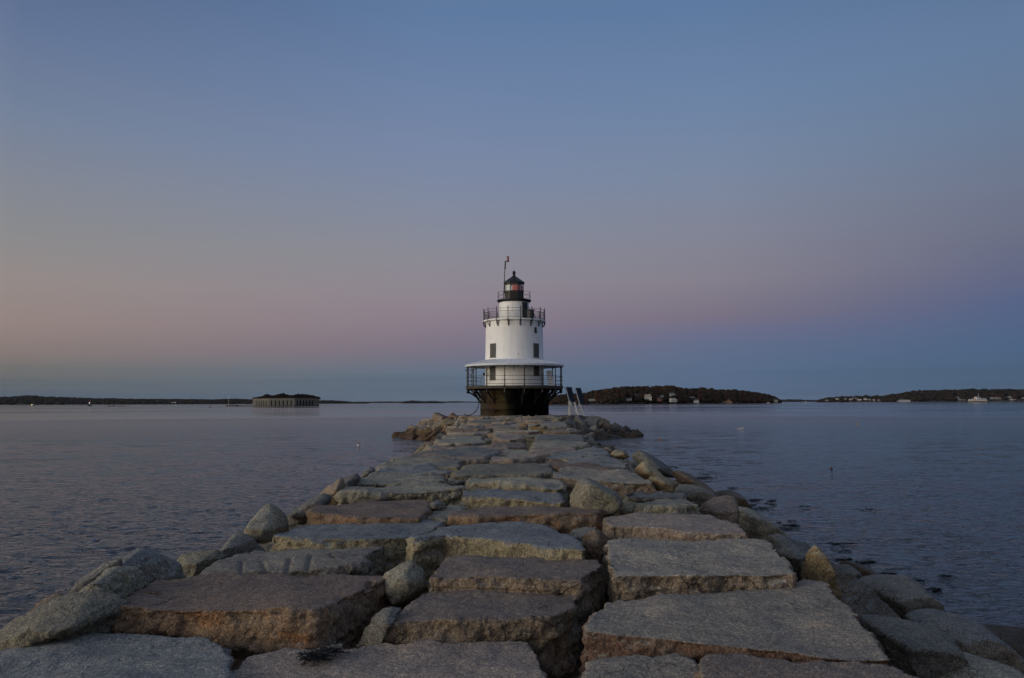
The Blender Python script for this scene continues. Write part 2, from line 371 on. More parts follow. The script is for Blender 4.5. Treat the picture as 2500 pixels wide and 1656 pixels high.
def dist_voxel(D): return 0.0145 if D < 7.2 else 0.019 if D < 9.5 else 0.028 if D < 14 else 0.036 if D < 22 else 0.05
def block(label, pts, h, mat, T=0.75, flare=0.05, amp=1.0, extra=None, smooth=0, carve=None, name='granite_block', cat='stone block'):
    """quarried block: its top face outline traced at level h below the eye, T metres thick"""
    W = []
    for p in pts:
        hh = h + (p[2] if len(p) > 2 else 0); W.append(at_h(p[0], p[1], hh))
    c = sum(W, Vector()) / len(W); D = min(w.y for w in W)
    rng = random.Random(int(pts[0][0] * 7 + pts[0][1])); bm = bmesh.new()
    tv = [bm.verts.new(w) for w in W]
    bv = []
    for w in W:
        k = 1 + flare + rng.uniform(-.05, .05)
        bv.append(bm.verts.new((c.x + (w.x - c.x) * k, c.y + (w.y - c.y) * k, c.z - T + rng.uniform(-.06, .06))))
    bm.faces.new(tv); bm.faces.new(bv[::-1]); n = len(W)
    for i in range(n): bm.faces.new((tv[i], bv[i], bv[(i + 1) % n], tv[(i + 1) % n]))
    if extra: extra(bm)
    if D > 10: amp *= 1.7
    bmesh.ops.triangulate(bm, faces=bm.faces)
    o = rock_from_bm(bm, name, ROCK[mat], dist_voxel(D), amp, rng.random() * 50, smooth, 1.0, carve)
    return tag(o, label, cat, 'stone blocks of the breakwater top')
def boulder(label, sil, D, mat, depth=0.8, amp=1.2, smooth=0, group='boulders along the breakwater edges', lean=(0, 0), round_=0.62, cat='boulder'):
    """loose boulder: its outline at distance D, given a depth front and back, then hulled"""
    W = [at_d(p[0], p[1], D) for p in sil]
    c = sum(W, Vector()) / len(W); bm = bmesh.new()
    for w in W: bm.verts.new(w)
    rj = random.Random(int(sil[0][0] * 3 + sil[0][1])); H = max(w.z for w in W) - min(w.z for w in W); soft = smooth > 3
    for sgn in (-1, 1):
        for w in W:
            if not soft and rj.random() < .5: continue
            k = round_ * (1 if soft else rj.uniform(.6, 1.35)); v = c + (w - c) * k - Vector((0, 0, 0 if soft else H * .10))
            bm.verts.new(v + Vector((lean[0] * sgn, sgn * depth / 2 * (1 if soft else rj.uniform(.7, 1.15)), lean[1] * sgn)))
    bmesh.ops.convex_hull(bm, input=bm.verts)
    bmesh.ops.delete(bm, geom=[v for v in bm.verts if not v.link_faces], context='VERTS')
    o = rock_from_bm(bm, 'boulder', ROCK[mat], dist_voxel(D), amp, (sil[0][0] * .013) % 50, smooth, .25)
    return tag(o, label, cat, group)

# --- the traced top blocks, nearest first (photo pixels)
block('bluish speckled granite slab filling the bottom left corner', [(-190, 1600), (0, 1582), (89, 1555), (177, 1545), (296, 1545), (414, 1552), (505, 1556), (545, 1571), (560, 1600), (570, 1680), (580, 1800), (-250, 1850)], 1.75, 'blue', 0.8)
block('brown topped block with a rusty orange front, nearest on the left', [(284, 1484), (328, 1450), (352, 1428), (378, 1409), (503, 1405), (807, 1402), (937, 1402), (950, 1412), (925, 1425), (845, 1457), (807, 1484), (771, 1497), (600, 1492), (430, 1486)], 1.60, 'rust', 0.85, flare=0.03, carve=[(at_d(497, 1533, 5.96), at_d(497, 1540, 5.96), .045, .07), (at_h(358, 1447, 1.6), at_h(382, 1450, 1.6), .05, .05), (at_h(375, 1476, 1.6), at_h(430, 1455, 1.6), .02, .02), (at_h(905, 1420, 1.6), at_d(868, 1500, 6.1) , .035, .05), (at_d(384, 1490, 6.02), at_d(392, 1515, 6.0), .03, .04), (at_d(626, 1510, 5.98), at_d(650, 1560, 5.95), .03, .03)])
block('dark grey block at the bottom centre with seaweed on it', [(560, 1665), (580, 1620), (606, 1600), (659, 1592), (698, 1581), (777, 1587), (836, 1580), (896, 1571), (1014, 1570), (1110, 1567), (1191, 1561), (1289, 1566), (1314, 1590), (1330, 1650), (1350, 1800), (545, 1800)], 1.79, 'pink', 0.9)
# stepped block: lower tread, and the riser of its upper slab
def upper_slab(bm):
    W = [at_h(x, y, 1.53) for x, y in [(1049, 1407), (1066, 1384), (1085, 1362), (1200, 1359), (1303, 1355), (1400, 1361), (1460, 1367), (1474, 1376), (1445, 1397), (1416, 1419), (1350, 1417), (1289, 1414), (1170, 1408)]]
    tv = [bm.verts.new(w) for w in W]; bv = [bm.verts.new(w - Vector((0, 0, .35))) for w in W]
    bm.faces.new(tv); bm.faces.new(bv[::-1])
    for i in range(len(W)): bm.faces.new((tv[i], bv[i], bv[(i + 1) % len(W)], tv[(i + 1) % len(W)]))
block('stepped block in the middle, its upper slab split off with a tan riser', [(937, 1516), (1000, 1474), (1040, 1440), (1075, 1388), (1200, 1384), (1440, 1390), (1462, 1400), (1416, 1446), (1392, 1487), (1357, 1502), (1200, 1509), (1050, 1513)], 1.645, 'tan', 1.0, flare=0.02, extra=upper_slab)
block('largest pale grey slab at the lower right with a dark red front', [(1430, 1546), (1430, 1534), (1440, 1522), (1457, 1499), (1484, 1472), (1555, 1466), (1703, 1454), (1777, 1441), (1844, 1434), (1900, 1427), (1977, 1419), (2007, 1427), (2030, 1446), (2054, 1472), (2084, 1502), (2107, 1528), (2146, 1576), (2178, 1612), (2100, 1612), (2007, 1609), (1927, 1593), (1791, 1578), (1661, 1567), (1555, 1559)], 1.62, 'red', 0.8, flare=0.02)
block('broad pale block with a dark hollow under its front edge', [(1482, 1322), (1540, 1315), (1703, 1317), (1850, 1318), (1874, 1322), (1895, 1340), (1924, 1375), (1938, 1400), (1870, 1404), (1770, 1402), (1680, 1408), (1584, 1403), (1499, 1407), (1484, 1365)], 1.50, 'pale', 0.8, flare=-0.02)
block('dark grey block with drill grooves on its face, left of the centre gap', [(478, 1402), (503, 1388), (577, 1354), (650, 1345), (718, 1337), (836, 1328), (910, 1322), (950, 1326), (925, 1340), (899, 1352), (888, 1378), (777, 1392), (640, 1398)], 1.60, 'grey', 0.75, flare=0.08, carve=[(at_h(a, b, 1.60), at_h(c, d_, 1.60), .024, .028) for a, b, c, d_ in ((588, 1372, 590, 1402), (636, 1368, 650, 1402), (709, 1364, 700, 1402), (760, 1358, 749, 1398), (808, 1358, 815, 1372))])
block('long grey slab with a yellowish broken front on the left', [(660, 1307), (677, 1299), (695, 1289), (748, 1280), (837, 1271), (910, 1263), (984, 1265), (1088, 1275), (1060, 1292), (996, 1309), (955, 1314), (866, 1318), (765, 1317), (705, 1310)], 1.52, 'yellow', 0.75)
block('blue topped slab with a yellow grained front face', [(997, 1310), (1040, 1304), (1082, 1289), (1103, 1283), (1191, 1277), (1244, 1275), (1318, 1283), (1383, 1306), (1413, 1320), (1434, 1340), (1425, 1345), (1318, 1336), (1292, 1330), (1177, 1316), (1088, 1306), (1010, 1318)], 1.45, 'yellow', 0.85)
block('wide block with an orange stained front behind the blue slab', [(1098, 1257), (1112, 1247), (1173, 1237), (1317, 1236), (1468, 1238), (1474, 1247), (1445, 1252), (1350, 1254), (1263, 1256), (1155, 1259)], 1.41, 'rust', 0.8)
block('brownish pink slab on the right with a notched front corner', [(1473, 1266), (1474, 1258), (1555, 1250), (1643, 1249), (1732, 1256), (1783, 1271), (1808, 1287), (1829, 1302), (1740, 1303), (1661, 1302), (1600, 1292), (1545, 1286), (1496, 1285)], 1.46, 'pink', 0.7)
block('reddish brown slab with a bright orange broken corner on the left', [(757, 1250), (762, 1236), (790, 1229), (896, 1223), (1036, 1218), (1049, 1224), (1046, 1248), (1028, 1262), (881, 1261), (813, 1256)], 1.43, 'rust', 0.8)
block('low flat grey slab squeezed in beside the orange stained block', [(1032, 1267), (1073, 1245), (1103, 1238), (1140, 1240), (1110, 1262), (1085, 1270)], 1.50, 'green', 0.5)
block('small upright stone between the brown slab and its neighbour', [(1052, 1222), (1057, 1217), (1077, 1216), (1084, 1221), (1083, 1232), (1060, 1236)], 1.42, 'blue', 0.6)
block('long speckled green grey slab, fourth course on the left', [(830, 1203), (836, 1194), (914, 1190), (990, 1185), (1085, 1181), (1131, 1190), (1124, 1197), (1066, 1200), (970, 1203), (891, 1204)], 1.37, 'green', 0.7)
block('yellow fronted slab with a bluish top beside the round boulder', [(1120, 1207), (1128, 1198), (1200, 1192), (1290, 1199), (1360, 1210), (1386, 1221), (1370, 1226), (1300, 1220), (1200, 1216), (1150, 1211)], 1.38, 'yellow', 0.6)
block('grey slab with a pale grainy front edge on the left', [(866, 1179), (883, 1165), (907, 1156), (971, 1153), (1040, 1155), (1082, 1162), (1094, 1172), (1075, 1176), (1028, 1178), (933, 1177)], 1.35, 'green', 0.6)
block('long rounded grey block before the pink one', [(1138, 1176), (1150, 1164), (1200, 1164), (1340, 1169), (1368, 1176), (1382, 1188), (1360, 1192), (1260, 1184), (1180, 1179)], 1.36, 'green', 0.6, smooth=5)
block('pinkish grey slab behind the round boulder', [(1346, 1164), (1358, 1152), (1392, 1144), (1500, 1146), (1542, 1157), (1574, 1162), (1597, 1180), (1480, 1176), (1400, 1170)], 1.37, 'pale', 0.6)
block('narrow grey slab right of the round boulder', [(1523, 1204), (1540, 1196), (1655, 1199), (1676, 1207), (1660, 1213), (1600, 1214), (1535, 1213)], 1.40, 'blue', 0.5)
block('cracked grey block near the right edge', [(1558, 1238), (1570, 1226), (1600, 1216), (1674, 1214), (1700, 1222), (1706, 1234), (1655, 1240), (1622, 1240)], 1.42, 'green', 0.6)
block('olive stained stone wedged right of the round boulder', [(1518, 1234), (1530, 1222), (1560, 1220), (1572, 1226), (1552, 1244), (1525, 1248)], 1.5, 'orange', 0.5)
block('flat grey slab in the fifth course on the left', [(916, 1153), (930, 1141), (971, 1134), (1050, 1137), (1086, 1145), (1096, 1154), (1020, 1155), (945, 1157)], 1.36, 'blue', 0.5)
block('mottled grey slab with a yellow patch at its left end', [(922, 1140), (950, 1124), (975, 1115), (1110, 1120), (1124, 1132), (1118, 1143), (1030, 1141), (950, 1144)], 1.36, 'green', 0.5)
block('long reddish slab across the left half', [(996, 1115), (1003, 1110), (1100, 1109), (1161, 1108), (1188, 1114), (1187, 1122), (1100, 1125), (1005, 1120)], 1.36, 'pink', 0.6)
block('light grey slab with a straight front edge left of centre', [(1010, 1112), (1045, 1098), (1120, 1096), (1200, 1097), (1226, 1104), (1196, 1114), (1100, 1115)], 1.37, 'blue', 0.5)
block('mottled slab in the middle with a pale right end', [(1100, 1156), (1140, 1141), (1200, 1137), (1275, 1130), (1335, 1131), (1352, 1144), (1352, 1158), (1300, 1161), (1200, 1161), (1110, 1160)], 1.36, 'green', 0.55)
block('small dark cube set into the gap left of centre', [(1094, 1173), (1100, 1160), (1130, 1161), (1136, 1172), (1115, 1177)], 1.44, 'grey', 0.5)
block('long low rust coloured slab behind the pink block', [(1320, 1134), (1348, 1125), (1400, 1127), (1500, 1139), (1544, 1152), (1538, 1156), (1450, 1148), (1370, 1143)], 1.38, 'rust', 0.5)
block('dusky grey slab right of centre', [(1376, 1130), (1398, 1118), (1500, 1119), (1532, 1131), (1526, 1141), (1460, 1138), (1400, 1134)], 1.36, 'blue', 0.5)
block('reddish block with an upright front in the centre', [(1193, 1123), (1215, 1111), (1290, 1106), (1330, 1106), (1334, 1114), (1284, 1121), (1240, 1124)], 1.37, 'pink', 0.5)
block('thin brown slab behind the upright reddish block', [(1215, 1109), (1240, 1099), (1330, 1099), (1332, 1105), (1280, 1110)], 1.40, 'green', 0.4)
block('pinkish grey slab at the centre right', [(1291, 1102), (1300, 1095), (1400, 1093), (1408, 1100), (1350, 1106), (1294, 1107)], 1.36, 'pink', 0.5)
block('long smooth grey slab right of the pinkish one', [(1330, 1116), (1350, 1108), (1412, 1096), (1475, 1096), (1492, 1108), (1480, 1116), (1400, 1118)], 1.37, 'blue', 0.5)
block('narrow pink strip of stone left of centre', [(1044, 1093), (1060, 1086), (1150, 1087), (1240, 1090), (1244, 1096), (1150, 1097), (1050, 1098)], 1.38, 'pink', 0.5)
block('grey block with a dark crack in its front', [(1060, 1079), (1085, 1066), (1130, 1065), (1176, 1066), (1183, 1078), (1150, 1083), (1090, 1082)], 1.37, 'green', 0.6)
block('pinkish cube shaped block near the middle', [(1205, 1072), (1210, 1063), (1278, 1064), (1284, 1071), (1245, 1074)], 1.36, 'pink', 0.6)
block('tan fronted block in the middle with a dark right end', [(1188, 1091), (1205, 1081), (1285, 1083), (1290, 1089), (1272, 1092), (1200, 1093)], 1.38, 'tan', 0.55)
block('grey slab with a pale front right of the dark gap', [(1296, 1090), (1306, 1078), (1380, 1078), (1438, 1080), (1436, 1088), (1370, 1092)], 1.38, 'green', 0.5)
block('long grey slab just behind the pale fronted one', [(1306, 1076), (1312, 1062), (1370, 1060), (1425, 1064), (1430, 1076), (1380, 1079)], 1.38, 'blue', 0.5)

# --- boulders and wedged stones (outline in photo pixels, distance)
boulder('egg shaped grey boulder sitting up on the block tops', [(1393, 1240), (1390, 1215), (1398, 1190), (1408, 1172), (1420, 1163), (1435, 1163), (1455, 1174), (1480, 1190), (1505, 1200), (1521, 1216), (1524, 1235), (1512, 1252), (1490, 1262), (1440, 1265)], 10.9, 'green', 0.9, 0.8, 16, round_=0.74)
boulder('greenish speckled boulder ridge on the far left, before the water', [(-60, 1600), (0, 1541), (45, 1512), (100, 1487), (150, 1452), (185, 1442), (235, 1432), (300, 1450), (325, 1480), (290, 1560), (120, 1640)], 6.4, 'green', 1.2, 1.2)
boulder('lichen covered knob of rock rising from the left boulder ridge', [(222, 1470), (232, 1430), (248, 1400), (266, 1386), (288, 1384), (304, 1396), (320, 1425), (330, 1460), (310, 1520), (240, 1530)], 6.75, 'green', 0.7, 1.2, 4)
boulder('narrow slanted dark stone behind the lichen covered knob', [(163, 1450), (195, 1412), (225, 1390), (262, 1368), (296, 1364), (305, 1385), (260, 1420), (200, 1460)], 7.3, 'slate', 0.5, 1.0)
boulder('bluish pyramid shaped boulder on the left edge', [(262, 1470), (275, 1400), (296, 1362), (322, 1345), (348, 1336), (375, 1352), (398, 1382), (416, 1404), (410, 1450), (330, 1500)], 7.8, 'blue', 1.1, 1.2)
boulder('low brown stone at the waterside behind the left ridge', [(80, 1500), (105, 1465), (130, 1450), (150, 1450), (190, 1480), (180, 1540)], 8.2, 'brown', 0.7)
boulder('squat lichen covered boulder with a pale knob on its left', [(398, 1410), (420, 1375), (440, 1353), (470, 1350), (495, 1340), (530, 1340), (560, 1360), (560, 1400), (500, 1430)], 9.2, 'green', 0.9, 1.3)
boulder('dark pointed boulder between the squat one and the pale pyramid', [(520, 1360), (545, 1330), (570, 1302), (583, 1296), (605, 1304), (625, 1322), (648, 1342), (640, 1380), (560, 1400)], 9.8, 'slate', 0.9, 1.1)
boulder('pale pyramid shaped boulder standing on the left edge', [(592, 1300), (606, 1278), (625, 1253), (645, 1233), (662, 1228), (680, 1242), (694, 1265), (708, 1285), (700, 1312), (640, 1330), (610, 1322)], 10.6, 'green', 1.0, 0.9, round_=0.5)
boulder('slanted striped slab leaning seaward on the left edge', [(694, 1258), (720, 1238), (760, 1222), (790, 1205), (812, 1210), (790, 1240), (745, 1275), (705, 1285)], 11.6, 'slate', 0.9)
boulder('tan boulder with a pointed crest on the left edge', [(770, 1225), (795, 1195), (815, 1177), (834, 1165), (843, 1175), (842, 1205), (838, 1235), (790, 1240)], 12.6, 'tan', 0.8)
boulder('dark blocky boulder right behind the tan crest', [(830, 1190), (834, 1166), (852, 1160), (872, 1154), (880, 1164), (872, 1185), (866, 1202), (840, 1208)], 13.6, 'slate', 0.9, 1.0, 2)
boulder('small dark boulder on the left edge below the grey slabs', [(876, 1172), (884, 1158), (893, 1145), (905, 1140), (916, 1145), (915, 1158), (900, 1175)], 15.4, 'slate', 0.8)
boulder('pale angular stone wedged in the gap in front of the blue slab', [(940, 1420), (945, 1400), (965, 1386), (990, 1372), (1006, 1368), (1020, 1383), (1042, 1405), (1040, 1440), (1000, 1480), (960, 1470)], 7.35, 'green', 0.5, 0.9)
boulder('grey stone wedged low between the orange block and the stepped one', [(860, 1580), (880, 1540), (905, 1505), (930, 1485), (955, 1477), (978, 1486), (965, 1520), (940, 1560), (900, 1600)], 6.25, 'slate', 0.5, 0.9)
boulder('brown grained stone in the gap right of the blue slab', [(1420, 1330), (1432, 1302), (1452, 1290), (1468, 1292), (1486, 1310), (1485, 1350), (1470, 1370), (1435, 1365)], 8.9, 'brown', 0.5)
boulder('dark flat stone tucked behind the brown grained one', [(1385, 1305), (1400, 1292), (1435, 1284), (1455, 1288), (1450, 1305), (1420, 1325)], 9.4, 'slate', 0.5)
boulder('tall boulder with an orange stained face on the right', [(1958, 1420), (1966, 1395), (1974, 1360), (1980, 1335), (1990, 1328), (2002, 1340), (2015, 1360), (2032, 1390), (2045, 1420), (2056, 1470), (2050, 1500), (1985, 1480)], 8.2, 'orange', 0.5, 0.9, round_=0.75)
boulder('speckled grey boulder between the pale block and the orange one', [(1868, 1325), (1880, 1306), (1905, 1303), (1945, 1318), (1975, 1330), (1975, 1390), (1958, 1430), (1930, 1400), (1895, 1350)], 9.4, 'blue', 1.0)
boulder('big slanted grey slab beside the largest pale slab', [(2000, 1345), (2020, 1365), (2080, 1398), (2110, 1430), (2160, 1480), (2230, 1530), (2200, 1590), (2120, 1560), (2050, 1480), (2030, 1420)], 8.3, 'blue', 0.8, 1.1, 3, lean=(0.2, 0))
boulder('rounded dark boulder with a pale crest near the water', [(2108, 1430), (2130, 1415), (2170, 1412), (2210, 1408), (2240, 1422), (2268, 1448), (2280, 1480), (2278, 1510), (2240, 1540), (2180, 1520), (2140, 1490)], 10.4, 'slate', 1.3, 1.0, 5)
boulder('dark mottled boulder low at the right below the slanted slab', [(2110, 1515), (2150, 1510), (2215, 1520), (2280, 1535), (2320, 1560), (2345, 1600), (2300, 1680), (2180, 1700), (2120, 1600)], 7.0, 'slate', 1.0, 1.0, 4)
boulder('bluish sloping boulder near the bottom right corner', [(2235, 1520), (2270, 1500), (2320, 1495), (2370, 1510), (2420, 1550), (2465, 1590), (2490, 1640), (2400, 1700), (2280, 1620)], 8.6, 'blue', 1.2, 1.0, 4)
boulder('dark olive boulder at the bottom right corner', [(2250, 1700), (2280, 1640), (2330, 1618), (2400, 1612), (2470, 1625), (2560, 1690), (2500, 1760)], 6.6, 'green', 1.0, 1.0, 4)
boulder('wet brown rock at the waterline on the far right', [(2365, 1560), (2378, 1520), (2420, 1535), (2450, 1530), (2500, 1535), (2580, 1580), (2560, 1660), (2470, 1640)], 11.5, 'wet', 1.4, 1.2)
boulder('brown edged rock just above the wet rock at the right', [(2330, 1545), (2350, 1515), (2385, 1515), (2440, 1545), (2440, 1600), (2380, 1600)], 10.6, 'brown', 1.0)
boulder('wet dark ledge poking out beside the weed', [(2045, 1375), (2060, 1366), (2100, 1378), (2135, 1395), (2158, 1410), (2140, 1420), (2090, 1420), (2060, 1400)], 14.5, 'wet', 0.8)
boulder('dark rock with a pale rim just above the weed', [(2040, 1380), (2070, 1378), (2100, 1398), (2100, 1430), (2070, 1430), (2040, 1405)], 12.4, 'slate', 0.9)
boulder('large pale grey boulder sloping to the water on the right', [(1790, 1250), (1800, 1235), (1830, 1240), (1862, 1258), (1890, 1280), (1917, 1304), (1905, 1340), (1850, 1345), (1800, 1310)], 13.4, 'green', 1.6, 1.0, 4)
boulder('squat reddish boulder with a flat end on the right edge', [(1708, 1250), (1718, 1228), (1740, 1215), (1772, 1208), (1790, 1210), (1800, 1226), (1806, 1258), (1800, 1290), (1740, 1290)], 12.4, 'pink', 0.8, 0.9, 3, round_=0.8)
boulder('wet black hump of rock at the waterline on the right', [(1745, 1215), (1760, 1200), (1780, 1196), (1805, 1205), (1815, 1225), (1831, 1238), (1800, 1252), (1760, 1240)], 19.5, 'wet', 1.6, 0.8, 5)
boulder('greenish grey boulder behind the squat reddish one', [(1634, 1205), (1645, 1190), (1670, 1184), (1705, 1184), (1740, 1198), (1756, 1215), (1735, 1240), (1660, 1230)], 15.2, 'green', 1.5, 1.0, 4)
boulder('long brown slab slanting down to the water on the right', [(1640, 1150), (1660, 1147), (1690, 1160), (1730, 1185), (1752, 1205), (1740, 1215), (1690, 1200), (1650, 1175)], 19.0, 'brown', 1.4, 0.8)
boulder('yellow lichen boulder on the right edge', [(1578, 1180), (1585, 1162), (1605, 1159), (1640, 1170), (1664, 1180), (1640, 1200), (1600, 1205)], 14.2, 'orange', 0.9, 1.2)
boulder('yellow pointed boulder above the lichen one', [(1545, 1160), (1555, 1140), (1565, 1126), (1580, 1124), (1600, 1145), (1620, 1160), (1600, 1170), (1560, 1168)], 17.0, 'orange', 0.8, 1.1)
boulder('bluish boulder sloping away behind the yellow pointed one', [(1540, 1110), (1560, 1097), (1585, 1108), (1600, 1130), (1640, 1145), (1652, 1165), (1600, 1165), (1560, 1140)], 20.0, 'blue', 1.3, 1.0)
boulder('small tan cube of stone on the right edge', [(1470, 1100), (1478, 1090), (1490, 1090), (1497, 1100), (1490, 1108), (1474, 1108)], 23.0, 'tan', 0.5, 0.8, 1)
boulder('yellowish stone beside the small tan cube', [(1490, 1110), (1500, 1097), (1520, 1098), (1535, 1112), (1520, 1122)], 21.0, 'orange', 0.9)
block('brown block cut by the bottom edge, right of the deep gap', [(1430, 1640), (1424, 1620), (1470, 1612), (1560, 1604), (1590, 1616), (1655, 1606), (1695, 1624), (1720, 1660), (1740, 1760), (1400, 1800)], 1.70, 'grey', 0.8)
block('tan cornered block cut by the bottom edge on the right', [(1700, 1622), (1720, 1606), (1800, 1600), (1930, 1614), (2080, 1612), (2180, 1622), (2240, 1658), (2300, 1760), (1760, 1800)], 1.595, 'tan', 0.8)

# --- the rubble in the gaps, on both slopes and round the head of the breakwater
def slope_z(X, Y):
    """stone surface of the breakwater core: flat top, rubble slopes, a wider head under the lighthouse"""
    cx = 0.0 + 0.002 * Y; half = 2.7 + 0.016 * max(0, Y - 14)
    d = abs(X - cx) - half
    z1 = 1.75 - max(0, d) * 0.44 if d < 5.0 else -0.45 - (d - 5.0) * 0.3
    r = math.hypot((X - 0.3) / 1.0, (Y - 92.5))
    z2 = 2.15 - max(0, r - 8.6) * 0.46
    return max(z1 if Y < 92 else -3, z2, -3)
def build_core():
    bm = bmesh.new(); xs = [-16 + 0.5 * i for i in range(66)]; ys = [1 + 0.5 * i for i in range(212)]
    g = []
    for y in ys:
        row = []
        for x in xs:
            z = slope_z(x, y) - 0.22 + 0.16 * mnoise.noise(Vector((x * 1.3, y * 1.3, 0)))
            row.append(bm.verts.new((x, y, z)))
        g.append(row)
    for a, b in zip(g, g[1:]):
        for i in range(len(a) - 1): bm.faces.new((a[i], a[i + 1], b[i + 1], b[i]))
    me = bpy.data.meshes.new('breakwater_core'); bm.to_mesh(me); bm.free()
    o = link('breakwater_core', me, ROCK['slate']); tag(o, kind='structure')
build_core()

VAR = []
def make_variants():
    """a few stone shapes, unit sized, reused by the rubble copies"""
    rng = random.Random(11)
    for k in range(9):
        bm = bmesh.new()
        if k < 4:       # quarried slabs
            n = 8
            ring = []
            for i in range(n):
                a = 2 * math.pi * (i + .5) / n; cx, sy = math.cos(a), math.sin(a)
                m_ = max(abs(cx), abs(sy)); ring.append((cx / m_ * .5 * rng.uniform(.88, 1.04), sy / m_ * .5 * rng.uniform(.86, 1.04)))
            t = [bm.verts.new((x, y, .5 + rng.uniform(-.05, .05))) for x, y in ring]; b = [bm.verts.new((x * 1.04, y * 1.04, -.5)) for x, y in ring]
            bm.faces.new(t); bm.faces.new(b[::-1])
            for i in range(n): bm.faces.new((t[i], b[i], b[(i + 1) % n], t[(i + 1) % n]))
            bmesh.ops.triangulate(bm, faces=bm.faces)
        else:           # angular boulders
            for i in range(12):
                v = Vector((rng.gauss(0, 1), rng.gauss(0, 1), rng.gauss(0, 1))).normalized(); m_ = max(abs(v.x), abs(v.y), abs(v.z)) ** .5
                bm.verts.new(v / m_ * .5)
            bmesh.ops.convex_hull(bm, input=bm.verts)
            bmesh.ops.delete(bm, geom=[v for v in bm.verts if not v.link_faces], context='VERTS')
        o = rock_from_bm(bm, 'variant', ROCK['grey'], 0.026, 0.75, k * 7.7 + 1, 1, 1.0 if k < 4 else .45)
        VAR.append(o)
make_variants()
finish_rocks()
# bake variants at the origin and remove the helper objects
VM = []
for o in VAR:
    me = o.data; me.materials.clear()
    co = np.empty(len(me.vertices) * 3, 'f'); me.vertices.foreach_get('co', co); co = co.reshape(-1, 3); co[:, 2] -= .5; co -= 0
    me.vertices.foreach_set('co', co.ravel()); me.update(); VM.append(me); bpy.data.objects.remove(o)
for me in VM: me.materials.append(ROCK['grey']); me.name = 'stone'
STONES = []
BURIED = {222, 228, 234, 240, 247, 254, 261, 267, 118, 119, 123, 124, 126, 131, 133, 135, 150, 154, 310, 312, 313, 314, 315, 316, 317, 318, 319, 320, 322, 323, 324, 325, 326, 327, 328, 329, 330, 331, 332, 333, 334, 335, 336, 337, 338, 339, 340, 341, 342, 343, 344, 346, 349, 355, 364, 365, 366, 377, 379, 380, 381, 383, 394, 395, 397, 398, 399, 404, 413, 414, 415, 416, 421, 422, 423, 424, 425, 427, 431, 434, 442, 443, 451}      # stones that would lie wholly inside or under others
def stone(k, loc, size, rot, mat, label, cat, group, name='boulder'):
    STONES.append(label)
    if len(STONES) - 1 in BURIED: return None
    o = bpy.data.objects.new(name, VM[k]); COL.objects.link(o)
    o.material_slots[0].link = 'OBJECT'; o.material_slots[0].material = ROCK[mat]
    o.location = loc; o.scale = size; o.rotation_euler = rot
    return tag(o, label, cat, group)

rg = random.Random(21)
# courses of the breakwater top beyond the traced ones
y = 34.0; row = 0
FARMAT = ['green', 'grey', 'blue', 'pink', 'tan', 'grey', 'green', 'pale', 'grey', 'pink']
while y < 88.0:
    half = 2.75 + 0.016 * (y - 14) + (0.4 if y > 70 else 0)
    dep = rg.uniform(1.3, 2.1); x = -half + rg.uniform(-.4, .1) + 0.002 * y
    while x < half:
        wd = rg.uniform(1.5, 3.3)
        if x + wd > half + .6: wd = max(0.9, half + .3 - x)
        th = rg.uniform(.9, 1.1); top = 3.9 - 1.44 + rg.uniform(-.22, .08) - 0.03
        stone(rg.randrange(4), (x + wd / 2, y + dep / 2 + rg.uniform(-.12, .12), top - th / 2), (wd * .97, dep * .97, th), (rg.uniform(-.06, .06), rg.uniform(-.05, .05), rg.choice((0, math.pi)) + rg.uniform(-.22, .22)), rg.choice(FARMAT),
              'grey granite slab in the level courses of the far breakwater before the lighthouse', 'stone block', 'stone blocks of the far breakwater top', 'granite_block')
        x += wd + rg.uniform(0.0, .22)
    y += dep + rg.uniform(0.05, .3); row += 1
for i in range(46):
    Y = 18 + 64 * rg.random() ** .8; half = 2.7 + 0.016 * (Y - 14); X = rg.uniform(-half, half); sz = rg.uniform(.45, .95)
    stone(4 + rg.randrange(5), (X, Y, 3.9 - 1.62 + rg.uniform(-.12, .08)), (sz * rg.uniform(1.2, 2.2), sz, sz * .55), (rg.uniform(-.5, .5), rg.uniform(-.5, .5), rg.uniform(0, 6.3)), rg.choice(['slate', 'brown', 'green', 'tan', 'grey', 'orange']), 'small angular stone wedged into a joint of the far breakwater top', 'boulder', 'stones wedged in the far joints')
# rubble down both slopes
SM = ['green', 'slate', 'blue', 'grey', 'green', 'brown', 'tan', 'slate']
for side in (-1, 1):
    y = 6.0
    while y < 84:
        half = 2.7 + 0.016 * max(0, y - 14)
        stp = 1.3 + y * 0.022
        for d in ((.55, 2.1, 3.7) if side > 0 else (.6, 2.3)):
            if y < 20 and side < 0 and d < 1: continue
            if y < 17 and side > 0 and d < 1: continue
            dd = d + rg.uniform(-.35, .35); X = side * (half + dd) + .002 * y; Y = y + rg.uniform(-.5, .5)
            sz = rg.uniform(.9, 1.5) + (.3 if y > 40 else 0); z = slope_z(X, Y)
            if d > 3 and y > 45: continue
            stone(4 + rg.randrange(5), (X, Y, z - .12), (sz * rg.uniform(.9, 1.3), sz * rg.uniform(.9, 1.4), sz * rg.uniform(.6, .85)), (rg.uniform(-.3, .3), rg.uniform(-.3, .3) + side * .3, rg.uniform(0, 6.3)), rg.choice(SM),
                  'loose angular boulder on the %s slope of the breakwater' % ('left' if side < 0 else 'right'), 'boulder', 'loose boulders on the %s slope' % ('left' if side < 0 else 'right'))
        y += stp
